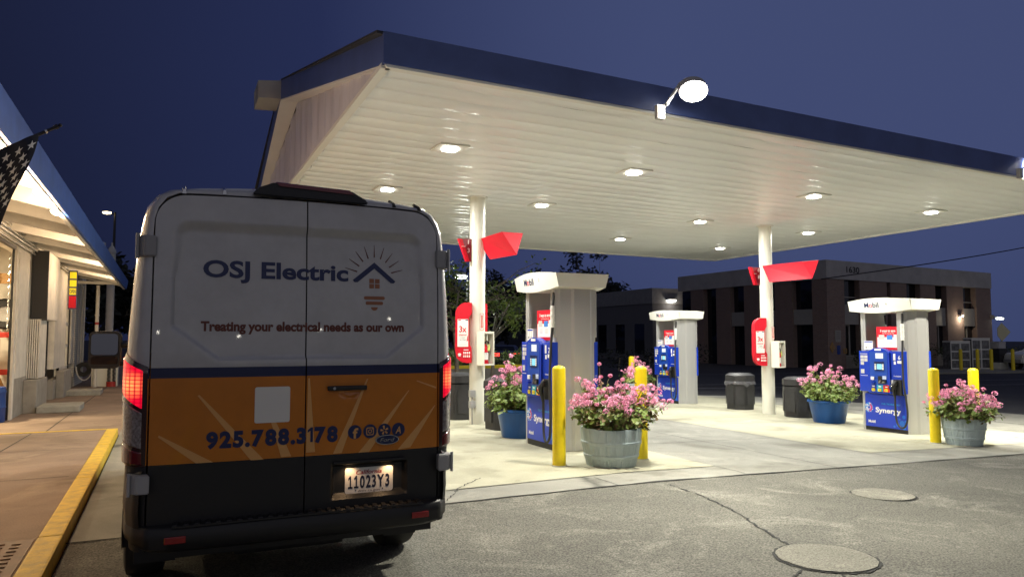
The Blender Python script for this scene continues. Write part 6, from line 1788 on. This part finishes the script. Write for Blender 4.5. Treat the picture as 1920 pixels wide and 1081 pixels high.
bm = BM(); prism(bm, [(-.7, .86, 1.06), (.7, .86, 1.06), (.62, 1.28, 1.38), (-.62, 1.28, 1.38)], [(-.7, .92, 1.06), (.7, .92, 1.06), (.62, 1.34, 1.38), (-.62, 1.34, 1.38)]); ob('rear_window', bm, M['glass'], t)
# dark trees across the road
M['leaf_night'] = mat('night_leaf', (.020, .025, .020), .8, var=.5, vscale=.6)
TG = 'dark trees across the street'
for i, (x, y, h, sp_, lab) in enumerate(((-7, 50, 7.5, 3.6, 'tall black tree seen past the end of the garage'), (-1.5, 56, 7.0, 3.8, 'black tree between the garage and the van'), (6, 62, 6.5, 5, 'dark tree standing behind the van roof'), (14.5, 58, 6.2, 4.6, 'dark tree behind the street lamp'), (22.0, 62, 6.0, 5, 'dark tree behind the first pump topper'), (30, 75, 5.2, 5.0, 'dark tree left of the low office'),
                                       (37, 88, 9.0, 6, 'dim tree crown above the low office roof'), (46, 80, 11, 5, 'dim tree crown between the two offices'), (-10.2, 21, 8.6, 3.2, 'black tree rising behind the blue eave'))):
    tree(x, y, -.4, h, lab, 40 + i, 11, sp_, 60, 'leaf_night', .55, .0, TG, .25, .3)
tg = thing('hedge', 'dark clipped hedge along the street behind the raised bed', 'hedge', (14, 36, -.3))
bm = BM(); rnd = random.Random(77)
for k in range(40): leafmass(bm, (-14 + k * .75, rnd.uniform(-.3, .3), rnd.uniform(.5, .9)), (.9, .6, .65), 90, .2, rnd)
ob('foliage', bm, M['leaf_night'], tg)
bm = BM()
for k in range(14): tube(bm, [(-13.5 + k * 2.1, 0, 0), (-13.4 + k * 2.1, 0, .8)], .04, 5)
ob('stems', bm, M['bark'], tg)

# street lamps far behind the photographer: seen as the small lights mirrored in the van's doors
for x, y, h, lab in ((-14, -58, 4.6, 'mirrored in the left door near the hinge'), (-6.5, -52, 4.3, 'brightest light mirrored in the left door'), (3, -66, 4.2, 'mirrored beside the gap between the doors'), (13, -60, 5.2, 'mirrored low in the right door'), (22, -50, 6.6, 'mirrored high at the edge of the right door')):
    t = thing('street_lamp', 'street lamp ' + lab, 'street lamp', (x, y, -.02), 'street lamps mirrored in the van doors')
    bm = BM(); cyl(bm, (0, 0, 0), (0, 0, h), .09, .06, n=10); ob('pole', bm, M['bin'], t)
    bm = BM(); lathe(bm, [(0, .28), (.24, .22), (.34, .0), (.24, -.2), (0, -.26)], 16, (0, 0, h + .2)); ob('globe', bm, M['mirrorlamp'] if 'mirrorlamp' in M else M.setdefault('mirrorlamp', emis('globe_white', (1, .94, .8), 30)), t, smooth=60)
